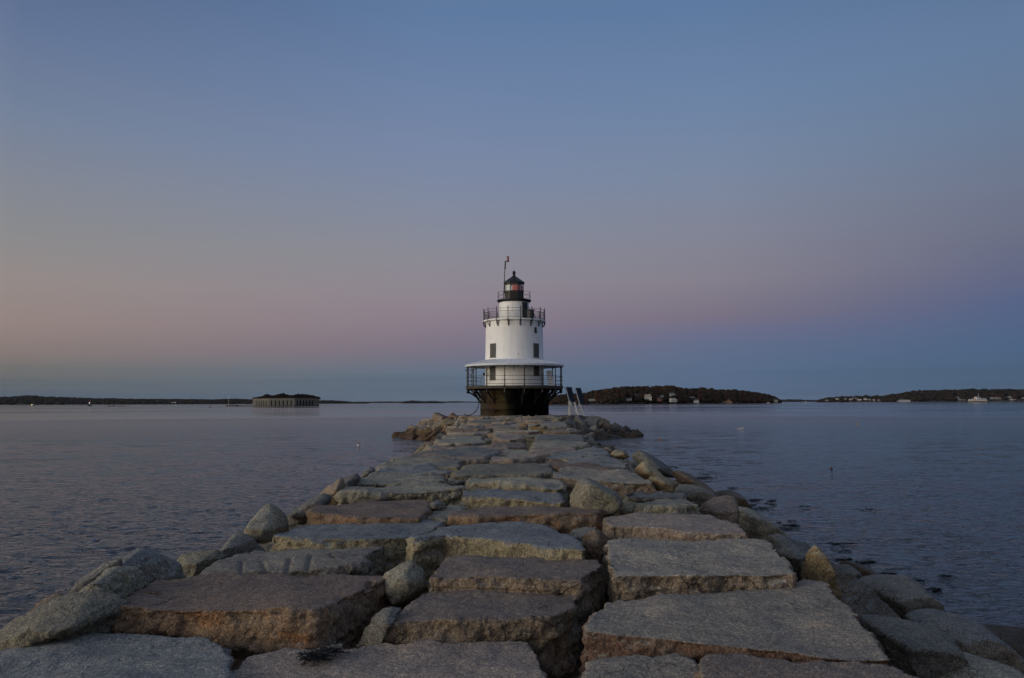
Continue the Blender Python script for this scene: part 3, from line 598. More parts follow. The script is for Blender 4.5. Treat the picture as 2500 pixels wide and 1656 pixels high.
# filler stones deep in the joints of the near courses
for i in range(34):
    Y = rg.uniform(5.2, 30); X = rg.uniform(-2.7, 2.7)
    sz = rg.uniform(.6, .9)
    stone(4 + rg.randrange(5), (X, Y, 1.66 + .006 * Y), (sz, sz, sz * .7), (rg.uniform(0, 6), rg.uniform(0, 6), rg.uniform(0, 6)), 'slate', 'dark packing stone down in a joint between the large blocks', 'boulder', 'packing stones in the joints')
# the head: brown angular stones left of the tower, big dark ones right of it
HL = ['brown', 'tan', 'rust', 'tan', 'brown', 'rust', 'orange', 'green']
def head_ring(a0, a1, n, r, dz, size, mats, lab, grp):
    for i in range(n):
        a = R(a0 + (a1 - a0) * (i + .5) / n + rg.uniform(-2.5, 2.5)); X = .3 + math.sin(a) * r; Y = 92.5 - math.cos(a) * r
        if abs(X - .3) < 5.3 and Y < 90: continue
        sz = size * rg.uniform(.8, 1.2); z = slope_z(X, Y) + dz
        stone(4 + rg.randrange(5), (X, Y, z), (sz * rg.uniform(.9, 1.2), sz * rg.uniform(.8, 1.1), sz * rg.uniform(.75, 1.0)), (rg.uniform(-.5, .5), rg.uniform(-.5, .5), rg.uniform(0, 6.3)), rg.choice(mats), lab, 'boulder', grp)
LL_ = 'brownish angular boulder heaped at the left foot of the lighthouse'; RL_ = 'large dark grey boulder of the rounded head right of the lighthouse'
head_ring(-100, -28, 10, 8.9, -.25, 1.9, HL, LL_, 'boulders of the head, left')
head_ring(-100, -28, 12, 10.4, -.15, 1.9, HL, LL_, 'boulders of the head, left')
head_ring(-100, -30, 13, 12.0, -.15, 1.9, HL, LL_, 'boulders of the head, left')
head_ring(-105, -32, 14, 13.4, -.1, 1.8, HL, LL_, 'boulders of the head, left')
head_ring(26, 100, 8, 9.3, -.75, 2.6, ['slate', 'grey', 'pink'], RL_, 'boulders of the head, right')
head_ring(28, 100, 7, 11.3, -.5, 3.1, ['slate', 'grey', 'slate', 'brown'], RL_, 'boulders of the head, right')
head_ring(30, 100, 8, 13.6, -.3, 3.0, ['slate', 'slate', 'wet'], RL_, 'boulders of the head, right')
head_ring(-98, -34, 9, 7.4, -.30, 1.9, HL, LL_, 'boulders of the head, left')
head_ring(-100, -30, 15, 11.2, .05, 1.5, HL, LL_, 'boulders of the head, left')
head_ring(30, 98, 8, 10.2, -.35, 2.6, ['slate', 'grey', 'brown'], RL_, 'boulders of the head, right')
head_ring(30, 98, 8, 12.4, -.35, 2.6, ['slate', 'slate', 'grey'], RL_, 'boulders of the head, right')
# paving level round the caisson
for i in range(26):
    a = R(-95 + 190 * i / 25); r_ = rg.uniform(6.0, 7.2); X = .3 + math.sin(a) * r_; Y = 92.5 - math.cos(a) * r_ * .9
    if Y > 92: Y = 92 + rg.uniform(-1, 1)
    if abs(X) < 4.4 and Y > 85.5: continue
    stone(rg.randrange(4), (X, Y, 1.92), (2.2, 2.0, .9), (0, 0, rg.uniform(0, 6)), rg.choice(['grey', 'pink', 'green']), 'flat granite slab paving the head round the lighthouse foot', 'stone block', 'slabs round the lighthouse foot', 'granite_block')

# ------------------------------------------------------------------ lighthouse
LX, LY = 0.26, 89.0
def paint_mat(name, col, stain=(.42, .36, .26), amt=.35):
    m, t, b = newmat(name); lk = t.links; tcn = N(t, 'ShaderNodeTexCoord'); v = tcn.outputs['Object']
    mpn = N(t, 'ShaderNodeMapping'); mpn.inputs['Scale'].default_value = (1, 1, .12); lk.new(v, mpn.inputs[0])
    st = ramp(t, noise_n(t, mpn.outputs[0], 2.2, 6, .65), [(.50, 0.0), (.75, 1.0)])
    bl = noise_n(t, v, 1.4, 5, .6)
    spz = N(t, 'ShaderNodeSeparateXYZ'); lk.new(v, spz.inputs[0])
    m2 = N(t, 'ShaderNodeMapping'); m2.inputs['Scale'].default_value = (1, 1, .06); lk.new(v, m2.inputs[0])
    sk = ramp(t, noise_n(t, m2.outputs[0], 5.5, 4, .6), [(.52, 0.0), (.68, 1.0)])
    up_ = N(t, 'ShaderNodeMapRange'); up_.inputs[1].default_value = 10.8; up_.inputs[2].default_value = 12.9; lk.new(spz.outputs[2], up_.inputs[0])
    c = mixc(t, math_n(t, 'MULTIPLY', st, amt), col, stain)
    c = mixc(t, math_n(t, 'MULTIPLY', math_n(t, 'MULTIPLY', sk, up_.outputs[0]), .38), c, (.42, .30, .17))
    c = mixc(t, 1.0, c, ramp(t, bl, [(.3, (.94, .945, .95)), (.6, (1.0, 1.0, 1.0))]), 'MULTIPLY')
    lk.new(c, b.inputs['Base Color']); b.inputs['Roughness'].default_value = .55
    bp = N(t, 'ShaderNodeBump'); bp.inputs['Distance'].default_value = .012; lk.new(noise_n(t, v, 3.0, 5), bp.inputs['Height']); lk.new(bp.outputs[0], b.inputs['Normal'])
    return m
WHITE = paint_mat('white_paint', (.88, .89, .88), (.55, .46, .33), .38); ROOFW = paint_mat('roof_paint', (.66, .70, .76), (.45, .45, .42), .5)
BLACK = plain('black_iron', (.013, .013, .015), .45, .3, 6); BLACK2 = plain('black_lantern', (.020, .020, .018), .5, .3, 4)
BROWN = plain('weathered_timber', (.055, .045, .034), .8, .35, 3); GREYB = plain('grey_board', (.135, .130, .120), .7, .25, 5)
DARKW = plain('dark_opening', (.02, .02, .022), .5, .2, 5); IRON = plain('rail_iron', (.020, .022, .026), .5, .3, 8)
PIPE = plain('brown_pipe', (.16, .10, .06), .7, .3, 6)
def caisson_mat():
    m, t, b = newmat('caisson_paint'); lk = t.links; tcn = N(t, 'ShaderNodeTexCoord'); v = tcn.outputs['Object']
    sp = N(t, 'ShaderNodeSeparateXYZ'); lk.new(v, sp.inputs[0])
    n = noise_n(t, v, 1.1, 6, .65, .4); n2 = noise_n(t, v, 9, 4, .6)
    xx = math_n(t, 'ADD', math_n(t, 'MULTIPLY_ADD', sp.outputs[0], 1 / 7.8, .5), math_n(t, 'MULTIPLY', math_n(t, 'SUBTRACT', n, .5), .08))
    c = ramp(t, xx, [(0.0, (.055, .055, .053)), (.07, (.060, .048, .034)), (.20, (.072, .046, .026)), (.34, (.062, .052, .026)), (.44, (.014, .013, .009)), (.52, (.0035, .0035, .004)), (.9, (.003, .004, .006)), (1.0, (.010, .013, .020))])  # left paint worn brown; the sky's blue on the right edge is painted in
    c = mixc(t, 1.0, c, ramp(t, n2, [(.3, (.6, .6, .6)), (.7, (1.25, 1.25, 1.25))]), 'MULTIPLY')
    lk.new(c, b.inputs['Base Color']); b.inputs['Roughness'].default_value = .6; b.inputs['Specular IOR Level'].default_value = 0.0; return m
lh = empty('lighthouse', (LX, LY, 2.3), 'white round lighthouse tower with a black lantern on a dark iron caisson', 'lighthouse')
def off(o, rz=0.0):
    o.location = (0, 0, -2.3); o.rotation_euler = (0, 0, rz); return o
def lpart(name, mb, mat, rz=0.0, parent=None, smooth=False):
    o = mb.build(name, mat, parent or lh, smooth=smooth)
    if parent is None: off(o, rz)
    return o
def copies(name, mb, mat, angs, smooth=False):
    me = mb.mesh(name, smooth); me.materials.append(mat); out = []
    for a in angs:
        o = bpy.data.objects.new(name, me); COL.objects.link(o); o.parent = lh; off(o, a); out.append(o)
    return out
def shade_auto(o):
    for p in o.data.polygons: p.use_smooth = abs(p.normal.z) < .9
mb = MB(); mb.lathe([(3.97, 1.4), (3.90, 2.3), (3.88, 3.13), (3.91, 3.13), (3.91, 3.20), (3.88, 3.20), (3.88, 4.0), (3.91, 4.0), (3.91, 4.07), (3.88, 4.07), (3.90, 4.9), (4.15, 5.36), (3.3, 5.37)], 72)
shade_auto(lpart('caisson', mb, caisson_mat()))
mb = MB(); mb.lathe([(3.28, 5.72), (5.53, 5.70), (5.53, 5.40), (5.40, 5.40), (5.40, 5.56), (3.28, 5.58)], 72, closed=True); lpart('gallery_deck', mb, BROWN)
mb = MB(); mb.lathe([(3.34, 5.66), (3.33, 8.7), (3.30, 9.5), (3.25, 13.02)], 96); lpart('tower_wall', mb, WHITE, smooth=True)
mb = MB(); mb.lathe([(3.30, 8.70), (3.4, 8.66), (5.55, 8.13), (5.62, 8.09), (5.62, 7.90), (5.50, 7.88), (5.45, 8.0), (3.30, 8.42)], 96, closed=True)
for k in range(36):
    a = 2 * math.pi * (k + .5) / 36; d = Vector((math.sin(a), -math.cos(a), 0)); mb.tube(d * 3.36 + Vector((0, 0, 8.685)), d * 5.56 + Vector((0, 0, 8.14)), .022, n=4)
o = lpart('porch_roof', mb, ROOFW)
A16 = [2 * math.pi * (k + .5) / 16 for k in range(16)]
# lower gallery: posts, rails, brackets
mb = MB(); mb.tube((0, -5.42, 5.7), (0, -5.42, 7.95), .055, n=8).tube((0, -5.42, 5.7), (0, -5.42, 5.8), .11, .07).tube((0, -5.42, 6.72), (0, -5.42, 6.84), .085).tube((0, -5.42, 6.28), (0, -5.42, 6.38), .08).box((0, -5.42, 7.86), (.16, .16, .06))
copies('gallery_post', mb, IRON, A16)
for z in (6.78, 6.33, 5.90):
    mb = MB(); mb.lathe([(5.39, z - .022), (5.45, z - .022), (5.45, z + .022), (5.39, z + .022)], 64, closed=True); lpart('gallery_rail', mb, IRON)
mb = MB()
mb.path([(0, -5.42, 5.36), (0, -5.28, 5.05), (0, -4.85, 4.82), (0, -4.35, 4.45), (0, -4.05, 4.02), (0, -3.92, 3.8)], .075, 4)
mb.box((0, -4.65, 5.32), (.12, 1.55, .12)).tube((0, -4.55, 5.30), (0, -3.95, 4.35), .05, n=4)
mb.tube((0, -5.40, 5.38), (0, -5.40, 5.02), .06, .10).tube((0, -5.40, 5.02), (0, -5.40, 4.88), .10, .03)
mb.tube((-.62, -4.9, 5.3), (0, -4.02, 4.05), .055, n=4).tube((.62, -4.9, 5.3), (0, -4.02, 4.05), .055, n=4)
copies('deck_bracket', mb, BLACK, A16)
# windows: boarded openings with louvres
def window(ang, z0, z1, w, r, mat=GREYB, bar=True):
    mb = MB(); h = z1 - z0
    for sx_ in (-1, 1): mb.box((sx_ * (w / 2 - .03), -r - .01, (z0 + z1) / 2), (.07, .10, h + .06))
    mb.box((0, -r - .012, z1), (w, .11, .07)).box((0, -r - .03, z0 - .02), (w + .12, .16, .07))
    fr = lpart('window', mb, GREYB, ang)
    mb = MB(); mb.box((0, -r + .0, (z0 + z1) / 2), (w - .12, .07, h - .06))
    n = max(3, int(h / .11))
    for i in range(n): mb.box((0, -r - .035, z0 + h * (i + .5) / n), (w - .14, .02, .05), Matrix.Rotation(.5, 3, 'X'))
    mb.build('shutter', mat, fr)
    if bar: MB().box((0, -r - .045, z0 + h * .48), (w - .1, .05, .06)).build('sash_bar', GREYB, fr)
DG = plain('shutter_grey', (.10, .10, .095), .7, .3, 5)
window(R(-46), 8.89, 10.40, .86, 3.30, DG); window(R(47), 8.89, 10.40, .86, 3.30, DG)
window(R(-46.5), 6.40, 7.86, .86, 3.335, DG); window(R(47), 6.85, 7.86, .86, 3.335, DG)
window(R(46), 11.66, 12.20, .34, 3.265, DARKW, False)
lpart('vent_hole', MB().tube((0, -3.28, 9.2), (0, -3.34, 9.2), .05), DARKW, R(7.3))
lpart('drain_pipe', MB().tube((0, -3.46, 5.72), (0, -3.46, 7.2), .09).box((0, -3.42, 7.0), (.24, .1, .06)).box((0, -3.42, 6.0), (.24, .1, .06)), PIPE, R(66))
lpart('lamp_bracket', MB().tube((0, -3.36, 7.45), (0, -3.36, 7.95), .025).box((0, -3.40, 7.90), (.10, .10, .12)), GREYB, R(-2))
# watch room, upper gallery, lantern
mb = MB(); mb.lathe([(0, 13.20), (3.60, 13.17), (3.60, 13.04), (3.24, 12.98), (3.20, 13.0)], 72); lpart('watch_gallery_deck', mb, WHITE)
mb = MB(); mb.lathe([(1.72, 13.15), (1.70, 15.30)], 64); lpart('watch_room_wall', mb, WHITE, smooth=True)
mb = MB(); mb.tube((0, -3.53, 13.1), (0, -3.53, 14.46), .045, n=8).ico((0, -3.53, 14.50), .055, 1).box((0, -3.53, 13.05), (.14, .14, .28)); copies('watch_gallery_post', mb, IRON, A16)
mb = MB(); st = 2 * math.pi / 16
for z in (14.30, 14.02, 13.28):
    mb.lathe([(3.50, z - .018), (3.54, z - .018), (3.54, z + .018), (3.50, z + .018)], 4, 0, st, closed=True)
for k in range(1, 10):
    a = st * k / 10; d = Vector((math.sin(a), -math.cos(a), 0)) * 3.52; mb.tube(d + Vector((0, 0, 13.28)), d + Vector((0, 0, 14.02)), .011, n=4, cap=False)
copies('railing_panel', mb, IRON, A16)
mb = MB(); mb.path([(0, -3.55, 13.0), (0, -3.56, 12.80), (0, -3.44, 12.62), (0, -3.27, 12.36)], .045, 4).box((0, -3.28, 12.68), (.10, .10, .62)).tube((0, -3.55, 13.0), (0, -3.55, 12.6), .05, .03, 6)
copies('watch_gallery_bracket', mb, BLACK, A16)
dr = lpart('door', MB().box((0, -1.69, 14.18), (.72, .10, 1.96)), DARKW, R(44))
MB().box((-.38, -1.70, 14.18), (.06, .14, 2.0)).box((.38, -1.70, 14.18), (.06, .14, 2.0)).box((0, -1.70, 15.18), (.82, .14, .06)).build('door_frame', GREYB, dr)
lpart('fog_signal', MB().box((0, -2.55, 13.72), (.62, .5, 1.0)).box((.05, -2.55, 14.26), (.8, .55, .06)), BLACK, R(46))
lpart('davit_arm', MB().tube((0, -3.2, 13.2), (-.35, -2.9, 14.25), .035).tube((-.35, -2.9, 14.25), (-.9, -2.4, 14.25), .03), BLACK, R(50))
mb = MB(); mb.lathe([(1.72, 15.26), (1.88, 15.36), (1.98, 15.50), (1.98, 15.56), (0, 15.56)], 64); lpart('lantern_gallery_deck', mb, BLACK)
A8 = [2 * math.pi * (k + .5) / 8 for k in range(8)]
mb = MB(); mb.tube((0, -1.93, 15.55), (0, -1.93, 16.45), .018, n=6); copies('lantern_gallery_post', mb, IRON, A8)
for z in (16.44, 16.0):
    mb = MB(); mb.lathe([(1.915, z - .014), (1.945, z - .014), (1.945, z + .014), (1.915, z + .014)], 48, closed=True); lpart('lantern_gallery_rail', mb, IRON)
OFF8 = math.pi / 8
mb = MB(); mb.lathe([(1.18, 15.55), (1.18, 16.50), (1.22, 16.50), (1.22, 16.56), (1.0, 16.56)], 8, OFF8, OFF8 + 2 * math.pi); lpart('lantern_base', mb, BLACK2)
mb = MB()
for k in range(8):
    a = OFF8 + k * math.pi / 4; d = Vector((math.sin(a), -math.cos(a), 0)) * 1.15; mb.tube(d + Vector((0, 0, 16.5)), d + Vector((0, 0, 17.5)), .035, n=4)
lpart('glazing_bars', mb, BLACK2)
def glass_mat():
    m = bpy.data.materials.new('lantern_glass'); m.use_nodes = True; t = m.node_tree; t.nodes.clear(); o = N(t, 'ShaderNodeOutputMaterial')
    g = N(t, 'ShaderNodeBsdfGlossy'); g.inputs['Roughness'].default_value = .05; tr = N(t, 'ShaderNodeBsdfTransparent'); tr.inputs[0].default_value = (.92, .94, .94, 1)
    mx = N(t, 'ShaderNodeMixShader'); fr = N(t, 'ShaderNodeLayerWeight'); fr.inputs[0].default_value = .5
    t.links.new(math_n(t, 'MULTIPLY_ADD', math_n(t, 'POWER', fr.outputs['Facing'], 4.0), .5, .04), mx.inputs[0]); t.links.new(tr.outputs[0], mx.inputs[1]); t.links.new(g.outputs[0], mx.inputs[2]); t.links.new(mx.outputs[0], o.inputs[0]); return m
GL = glass_mat(); w8 = 2 * 1.10 * math.sin(math.pi / 8)
mb = MB(); mb.box((0, -1.055, 17.02), (w8, .012, .90)); copies('glass_pane', mb, GL, [k * math.pi / 4 for k in range(8)])
RED = plain('red_screen', (.55, .03, .05), .4, .1); SALM = plain('salmon_screen', (.90, .16, .14), .5, .15, 4); BLIND = plain('white_blind', (.90, .92, .90), .7, .1)  # salmon: red screen paled by glass reflections, put into its colour
def arc(name, a0, a1, r, z0, z1, mat):
    mb = MB(); mb.lathe([(r, z0), (r, z1), (r - .02, z1), (r - .02, z0)], 8, R(a0), R(a1), closed=True); return lpart(name, mb, mat)
arc('white_blind', -78, -24, 1.0, 16.56, 17.25, BLIND); arc('white_blind', -20, -11, 1.0, 16.56, 17.15, BLIND)
arc('salmon_screen', -11, 24, 1.0, 16.56, 17.22, SALM); arc('red_screen', 26, 42, 1.0, 16.56, 17.2, RED); arc('white_blind', 42, 48, 1.0, 16.56, 17.2, BLIND); arc('red_screen', 48, 84, 1.0, 16.56, 17.2, RED)
lpart('lens', MB().tube((0, 0, 16.5), (0, 0, 17.2), .22, .22, 12), plain('lens_glass', (.25, .3, .28), .1))
mb = MB(); mb.lathe([(1.14, 17.46), (1.28, 17.46), (1.30, 17.58), (.22, 18.34), (.16, 18.42), (.14, 18.60)], 8, OFF8, OFF8 + 2 * math.pi)
rf = lpart('lantern_roof', mb, BLACK)
MB().ico((0, 0, 18.78), .20, 3).tube((0, 0, 18.5), (0, 0, 18.62), .17).build('ball_finial', BLACK, rf, smooth=True)
MB().tube((0, 0, 18.9), (0, 0, 19.45), .018, .006).build('lightning_rod', BLACK, rf)
# mast with the small red lamp
ms = lpart('lamp_mast', MB().tube((-1.22, -.55, 15.6), (-1.12, -.55, 17.4), .045).tube((-1.12, -.55, 17.4), (-1.03, -.55, 19.97), .045).tube((-.98, -.55, 19.1), (-.97, -.55, 19.9), .05).box((-.86, -.55, 19.97), (.42, .10, .09)).box((-1.12, -.62, 16.4), (.3, .2, .06)), BLACK)
MB().tube((-.70, -.55, 19.97), (-.70, -.55, 20.11), .17, .14).tube((-.70, -.55, 20.11), (-.70, -.55, 20.53), .13).tube((-.70, -.55, 20.53), (-.70, -.55, 20.59), .15, .10).build('red_lamp', plain('red_lamp_lens', (.22, .03, .04), .25, .1), ms)
# ladder, hose, davit, leaning board
mb = MB()
for x in (-2.98, -2.55): mb.path([(x - .35, -3.6, 5.35), (x - .1, -3.45, 4.3), (x, -3.5, 3.3), (x, -3.55, 2.35)], .035, 5)
for z in (2.6, 2.9, 3.2, 3.5, 3.8, 4.1): mb.tube((-2.98, -3.52, z), (-2.55, -3.52, z), .02)
mb.box((-2.6, -3.75, 3.12), (1.25, .6, .06)); mb.tube((-3.1, -3.9, 2.35), (-3.1, -3.9, 3.1), .03).tube((-2.1, -3.9, 3.1), (-2.6, -3.7, 2.4), .03)
lpart('access_ladder', mb, BLACK)
lpart('hose', MB().path([(-3.95, -.3, 5.3), (-3.98, -.4, 4.4), (-4.02, -.6, 3.9), (-4.1, -.8, 3.4), (-4.3, -1.2, 2.95), (-4.6, -1.6, 2.65), (-4.95, -2.0, 2.48), (-5.3, -2.2, 2.5), (-5.6, -2.2, 2.62)], .045, 6), BLACK)
lpart('davit', MB().tube((-4.72, -2.3, 5.7), (-4.72, -2.3, 7.75), .06).tube((-5.55, -1.4, 7.5), (-4.4, -2.6, 7.52), .04).tube((-5.35, -1.6, 7.45), (-4.72, -2.3, 6.7), .04).tube((-4.6, -2.4, 7.5), (-4.6, -2.4, 7.1), .03), BLACK)
lpart('leaning_board', MB().box((3.98, -1.6, 6.55), (.62, .07, 1.75), Matrix.Rotation(-.16, 3, 'Y')).box((3.92, -1.58, 6.9), (.45, .12, .9), Matrix.Rotation(-.16, 3, 'Y')), plain('pale_panel', (.55, .58, .66), .6, .1))
lpart('equipment_box', MB().box((-3.4, -1.8, 7.05), (.22, .3, .3)).path([(-3.5, -1.8, 6.9), (-3.75, -2.0, 6.4), (-3.85, -2.1, 5.75)], .02, 5), BLACK)

# solar panels on white frames, right of the tower
CELL = plain('solar_cell', (.018, .026, .040), .35, .15, 3); CELL.node_tree.nodes['Principled BSDF'].inputs['Specular IOR Level'].default_value = .1; CELLL = plain('cell_line', (.06, .075, .09), .6); ALU = plain('white_frame', (.88, .86, .78), .5, .1, 5)
def solar(label, TL, TR, BR, BL, dt, legs):
    P = [at_d(*TL, dt + .55), at_d(*TR, dt + .95), at_d(*BR, dt + .4), at_d(*BL, dt)]
    g = Vector((P[3].x, P[3].y, 2.45)); root = empty('solar_panel', g, label, 'solar panel', 'solar panels beside the lighthouse')
    n = (P[1] - P[0]).cross(P[3] - P[0]).normalized(); n = n if n.y < 0 else -n
    def slab(name, s0, s1, mat, thick, offs, par, only=None):
        mb = MB(); c = sum(P, Vector()) / 4
        q = [p for p in P]
        a = [q[0].lerp(q[1], s0), q[0].lerp(q[1], s1), q[3].lerp(q[2], s1), q[3].lerp(q[2], s0)] if only is None else only
        f = [mb.bm.verts.new(p + n * offs - g) for p in a]; b = [mb.bm.verts.new(p + n * (offs - thick) - g) for p in a]
        mb.bm.faces.new(f); mb.bm.faces.new(b[::-1])
        for i in range(4): mb.bm.faces.new((f[i], b[i], b[(i + 1) % 4], f[(i + 1) % 4]))
        return mb.build(name, mat, par)
    pn_ = slab('panel', .06, 1, CELL, .05, .0, root)
    for k in range(1, 7):
        u = k / 7; a = [P[0].lerp(P[3], u - .006), P[1].lerp(P[2], u - .006), P[1].lerp(P[2], u + .006), P[0].lerp(P[3], u + .006)]
        slab('cell_gap', 0, 1, CELLL, .004, .006, pn_, a)
    slab('frame_edge', -.05, .06, ALU, .09, .02, root)
    for i, (a, b, r_) in enumerate(legs):
        A = at_d(*a, dt + .2); B = at_d(*b, dt + .2 + (i % 2) * .5); B.z = min(B.z, 2.62)
        MB().tube(A - g, B - g + (B - A).normalized() * .2, r_, n=6).build('leg', ALU, root)
    MB().box(at_d(BL[0] - 1.5, BL[1] + 3, dt + .15) - g, (.16, .2, .26)).build('junction_box', ALU, root)
solar('tilted dark solar panel on white legs, the nearer one to the tower', (1380.5, 945), (1395.8, 945.2), (1404.6, 982.3), (1390, 980.3), 88.2,
      [((1391, 979), (1390, 1009), .14), ((1392, 980), (1400.5, 1009), .14), ((1402, 982), (1410, 1009), .11), ((1395, 989), (1381, 1009), .025)])
solar('tilted dark solar panel farther from the tower, standing by the shore boulders', (1404, 947.2), (1418, 947.6), (1429.6, 987.8), (1415.2, 987), 89.2,
      [((1415, 985), (1422.5, 1009), .10), ((1419, 989), (1408, 1008), .07), ((1416, 988), (1415, 1009), .07), ((1426, 989), (1433.5, 1009), .02)])
# ------------------------------------------------------------------ far shores, fort, houses, boats
def interp(prof, x):
    if x <= prof[0][0]: return prof[0][1]
    for (a, ya), (b, yb) in zip(prof, prof[1:]):
        if x <= b: return ya + (yb - ya) * (x - a) / (b - a)
    return prof[-1][1]
def yhor(px): return 986.0 - 0.0036 * px
def hgt(px, py, D): return EYE.z + (yhor(px) - py) * D / F
def foliage(name, cols, rough=.9):
    m, t, b = newmat(name); at = N(t, 'ShaderNodeAttribute', attribute_name='tint'); tcn = N(t, 'ShaderNodeTexCoord')
    c = ramp(t, at.outputs['Fac'], [(i / (len(cols) - 1), c) for i, c in enumerate(cols)])
    n = noise_n(t, tcn.outputs['Object'], .5, 4, .7)
    c = mixc(t, 1.0, c, ramp(t, n, [(.3, (.55, .55, .55)), (.7, (1.5, 1.45, 1.4))]), 'MULTIPLY')
    t.links.new(c, b.inputs['Base Color']); b.inputs['Roughness'].default_value = rough; b.inputs['Specular IOR Level'].default_value = .1; return m
def ico_arrays(sub):
    bm = bmesh.new(); bmesh.ops.create_icosphere(bm, subdivisions=sub, radius=1); bm.verts.ensure_lookup_table()
    v = np.array([x.co[:] for x in bm.verts]); f = np.array([[q.index for q in p.verts] for p in bm.faces]); bm.free(); return v, f
ICO = {1: ico_arrays(1), 2: ico_arrays(2), 3: ico_arrays(3)}
def crowns(name, items, mat, seed=0, sub=2, rough=.45):
    """items: (x, y, z, r, height factor, tint) -> one mesh of lumpy crowns"""
    v0, f0 = ICO[sub]; nv = len(v0); V = []; Fc = []; T = []
    for i, (x, y, z, r, hf, tint) in enumerate(items):
        P = v0 * 1.7 + np.array((i * 3.17 + seed, i * 1.31, 0)); k = 1 + rough * fbm(P, 2)[:, None]
        V.append(v0 * k * np.array((r, r, r * hf)) + np.array((x, y, z))); Fc.append(f0 + i * nv); T.append(np.full(nv, tint))
    V = np.concatenate(V); Fc = np.concatenate(Fc); T = np.concatenate(T).astype('f')
    me = bpy.data.meshes.new(name); me.vertices.add(len(V)); me.vertices.foreach_set('co', V.astype('f').ravel())
    me.loops.add(Fc.size); me.loops.foreach_set('vertex_index', Fc.ravel().astype('i')); me.polygons.add(len(Fc))
    me.polygons.foreach_set('loop_start', np.arange(0, Fc.size, 3, dtype='i')); me.polygons.foreach_set('loop_total', np.full(len(Fc), 3, dtype='i'))
    me.update(); a = me.attributes.new('tint', 'FLOAT', 'POINT'); a.data.foreach_set('value', T); me.validate()
    me.materials.append(mat); return me
DARKF = foliage('evergreen_wood', [(.010, .014, .014), (.015, .016, .013), (.024, .016, .010), (.011, .015, .016)])
AUT = foliage('autumn_wood', [(.036, .016, .010), (.026, .016, .009), (.015, .016, .010), (.044, .021, .010), (.024, .020, .016)])
AUT2 = foliage('autumn_wood_far', [(.018, .016, .013), (.030, .020, .014), (.013, .016, .014), (.034, .021, .014)])
SHORE = plain('shore_ground', (.10, .09, .075), .9, .3, .05)
HOUSE_BOX = []     # (px0, px1, y_base, D)
def land(name, prof, Dof, depth, cr, rows, mat, label, seed, sub=2, shore=1.6, hf=.8, jit=.12, rough=.45):
    rngl = random.Random(seed); x0, x1 = prof[0][0], prof[-1][0]
    # terrain
    bm = bmesh.new(); nx = int((x1 - x0) / 12) + 2; ny = 8; g = []
    for j in range(ny + 1):
        t_ = j / ny; row_ = []
        for i in range(nx + 1):
            px = x0 + (x1 - x0) * i / nx; D = Dof(px) + depth * (t_ ** 1.3); H = max(0.5, hgt(px, interp(prof, px), Dof(px) + depth) - cr * 1.6)
            z = -0.5 if j == 0 else shore + (H - shore) * math.sin(min(1, (t_ - .12) / .7) * math.pi / 2) if H > shore else shore * .5
            e = min(1, min(i, nx - i) / 3); z = -0.5 + (z + .5) * e
            p = at_d(px, 980, D + mnoise.noise(Vector((px * .03, seed, 0))) * 6); row_.append(bm.verts.new((p.x, p.y, z)))
        g.append(row_)
    back = [bm.verts.new((v.co.x * 1.02, v.co.y + depth * .4, -.5)) for v in g[-1]]; g.append(back)
    for a, b in zip(g, g[1:]):
        for i in range(len(a) - 1): bm.faces.new((a[i], a[i + 1], b[i + 1], b[i]))
    me = bpy.data.meshes.new(name); bm.to_mesh(me); bm.free(); o = link(name, me, SHORE); tag(o, kind='structure')
    items = []
    for k in range(rows):
        t_ = (k + .6) / rows
        px = x0 + 1
        while px < x1:
            D = Dof(px) + depth * (t_ ** 1.3) + rngl.uniform(-.3, .3) * depth / rows
            top = hgt(px, interp(prof, px), D) if k == rows - 1 else None
            Hr = hgt(px, interp(prof, px), Dof(px) + depth * .8)
            zt = Hr * (0.26 + 0.74 * math.sin(t_ * math.pi / 2) ** .8) * (1 + rngl.uniform(-jit, jit * .5))
            if top is not None: zt = top * (1 + rngl.uniform(-jit * .6, jit * .3))
            r = cr * rngl.uniform(.65, 1.25); r = min(r, max(.8, zt * .75))
            X = (at_d(px, 980, D)).x
            ok = True
            for a, b, yb, Dh in HOUSE_BOX:
                rp = r * F / D
                if D < Dh + 3 and a - rp * .75 < px < b + rp * .75:
                    lim = hgt(px, yb, D)
                    if zt > lim:
                        zt = lim - rngl.uniform(0, 1.0); r = min(r, max(1.0, zt * .45))
                        if zt < 1.2: ok = False
            if ok: items.append((X, D, zt - r * hf, r, hf, rngl.random()))
            px += cr * 1.15 * F / D * rngl.uniform(.8, 1.2)
    me = crowns(name, items, mat, seed * 10, sub, rough)
    o = bpy.data.objects.new('wooded_shore', me); COL.objects.link(o); tag(o, label, 'woodland', kind='stuff')
WALLW = plain('house_white', (.62, .62, .58), .7, .1, .5); WALLG = plain('house_grey', (.30, .33, .32), .8, .15, .5); WALLR = plain('house_red', (.20, .085, .055), .8, .15, .5)
WALLO = plain('house_tan', (.50, .30, .17), .8, .1, .5); ROOFD = plain('roof_dark', (.07, .07, .075), .8, .2, .5); ROOFR = plain('roof_red', (.16, .07, .045), .8, .2, .5)
WIN = plain('window_dark', (.03, .035, .04), .3)
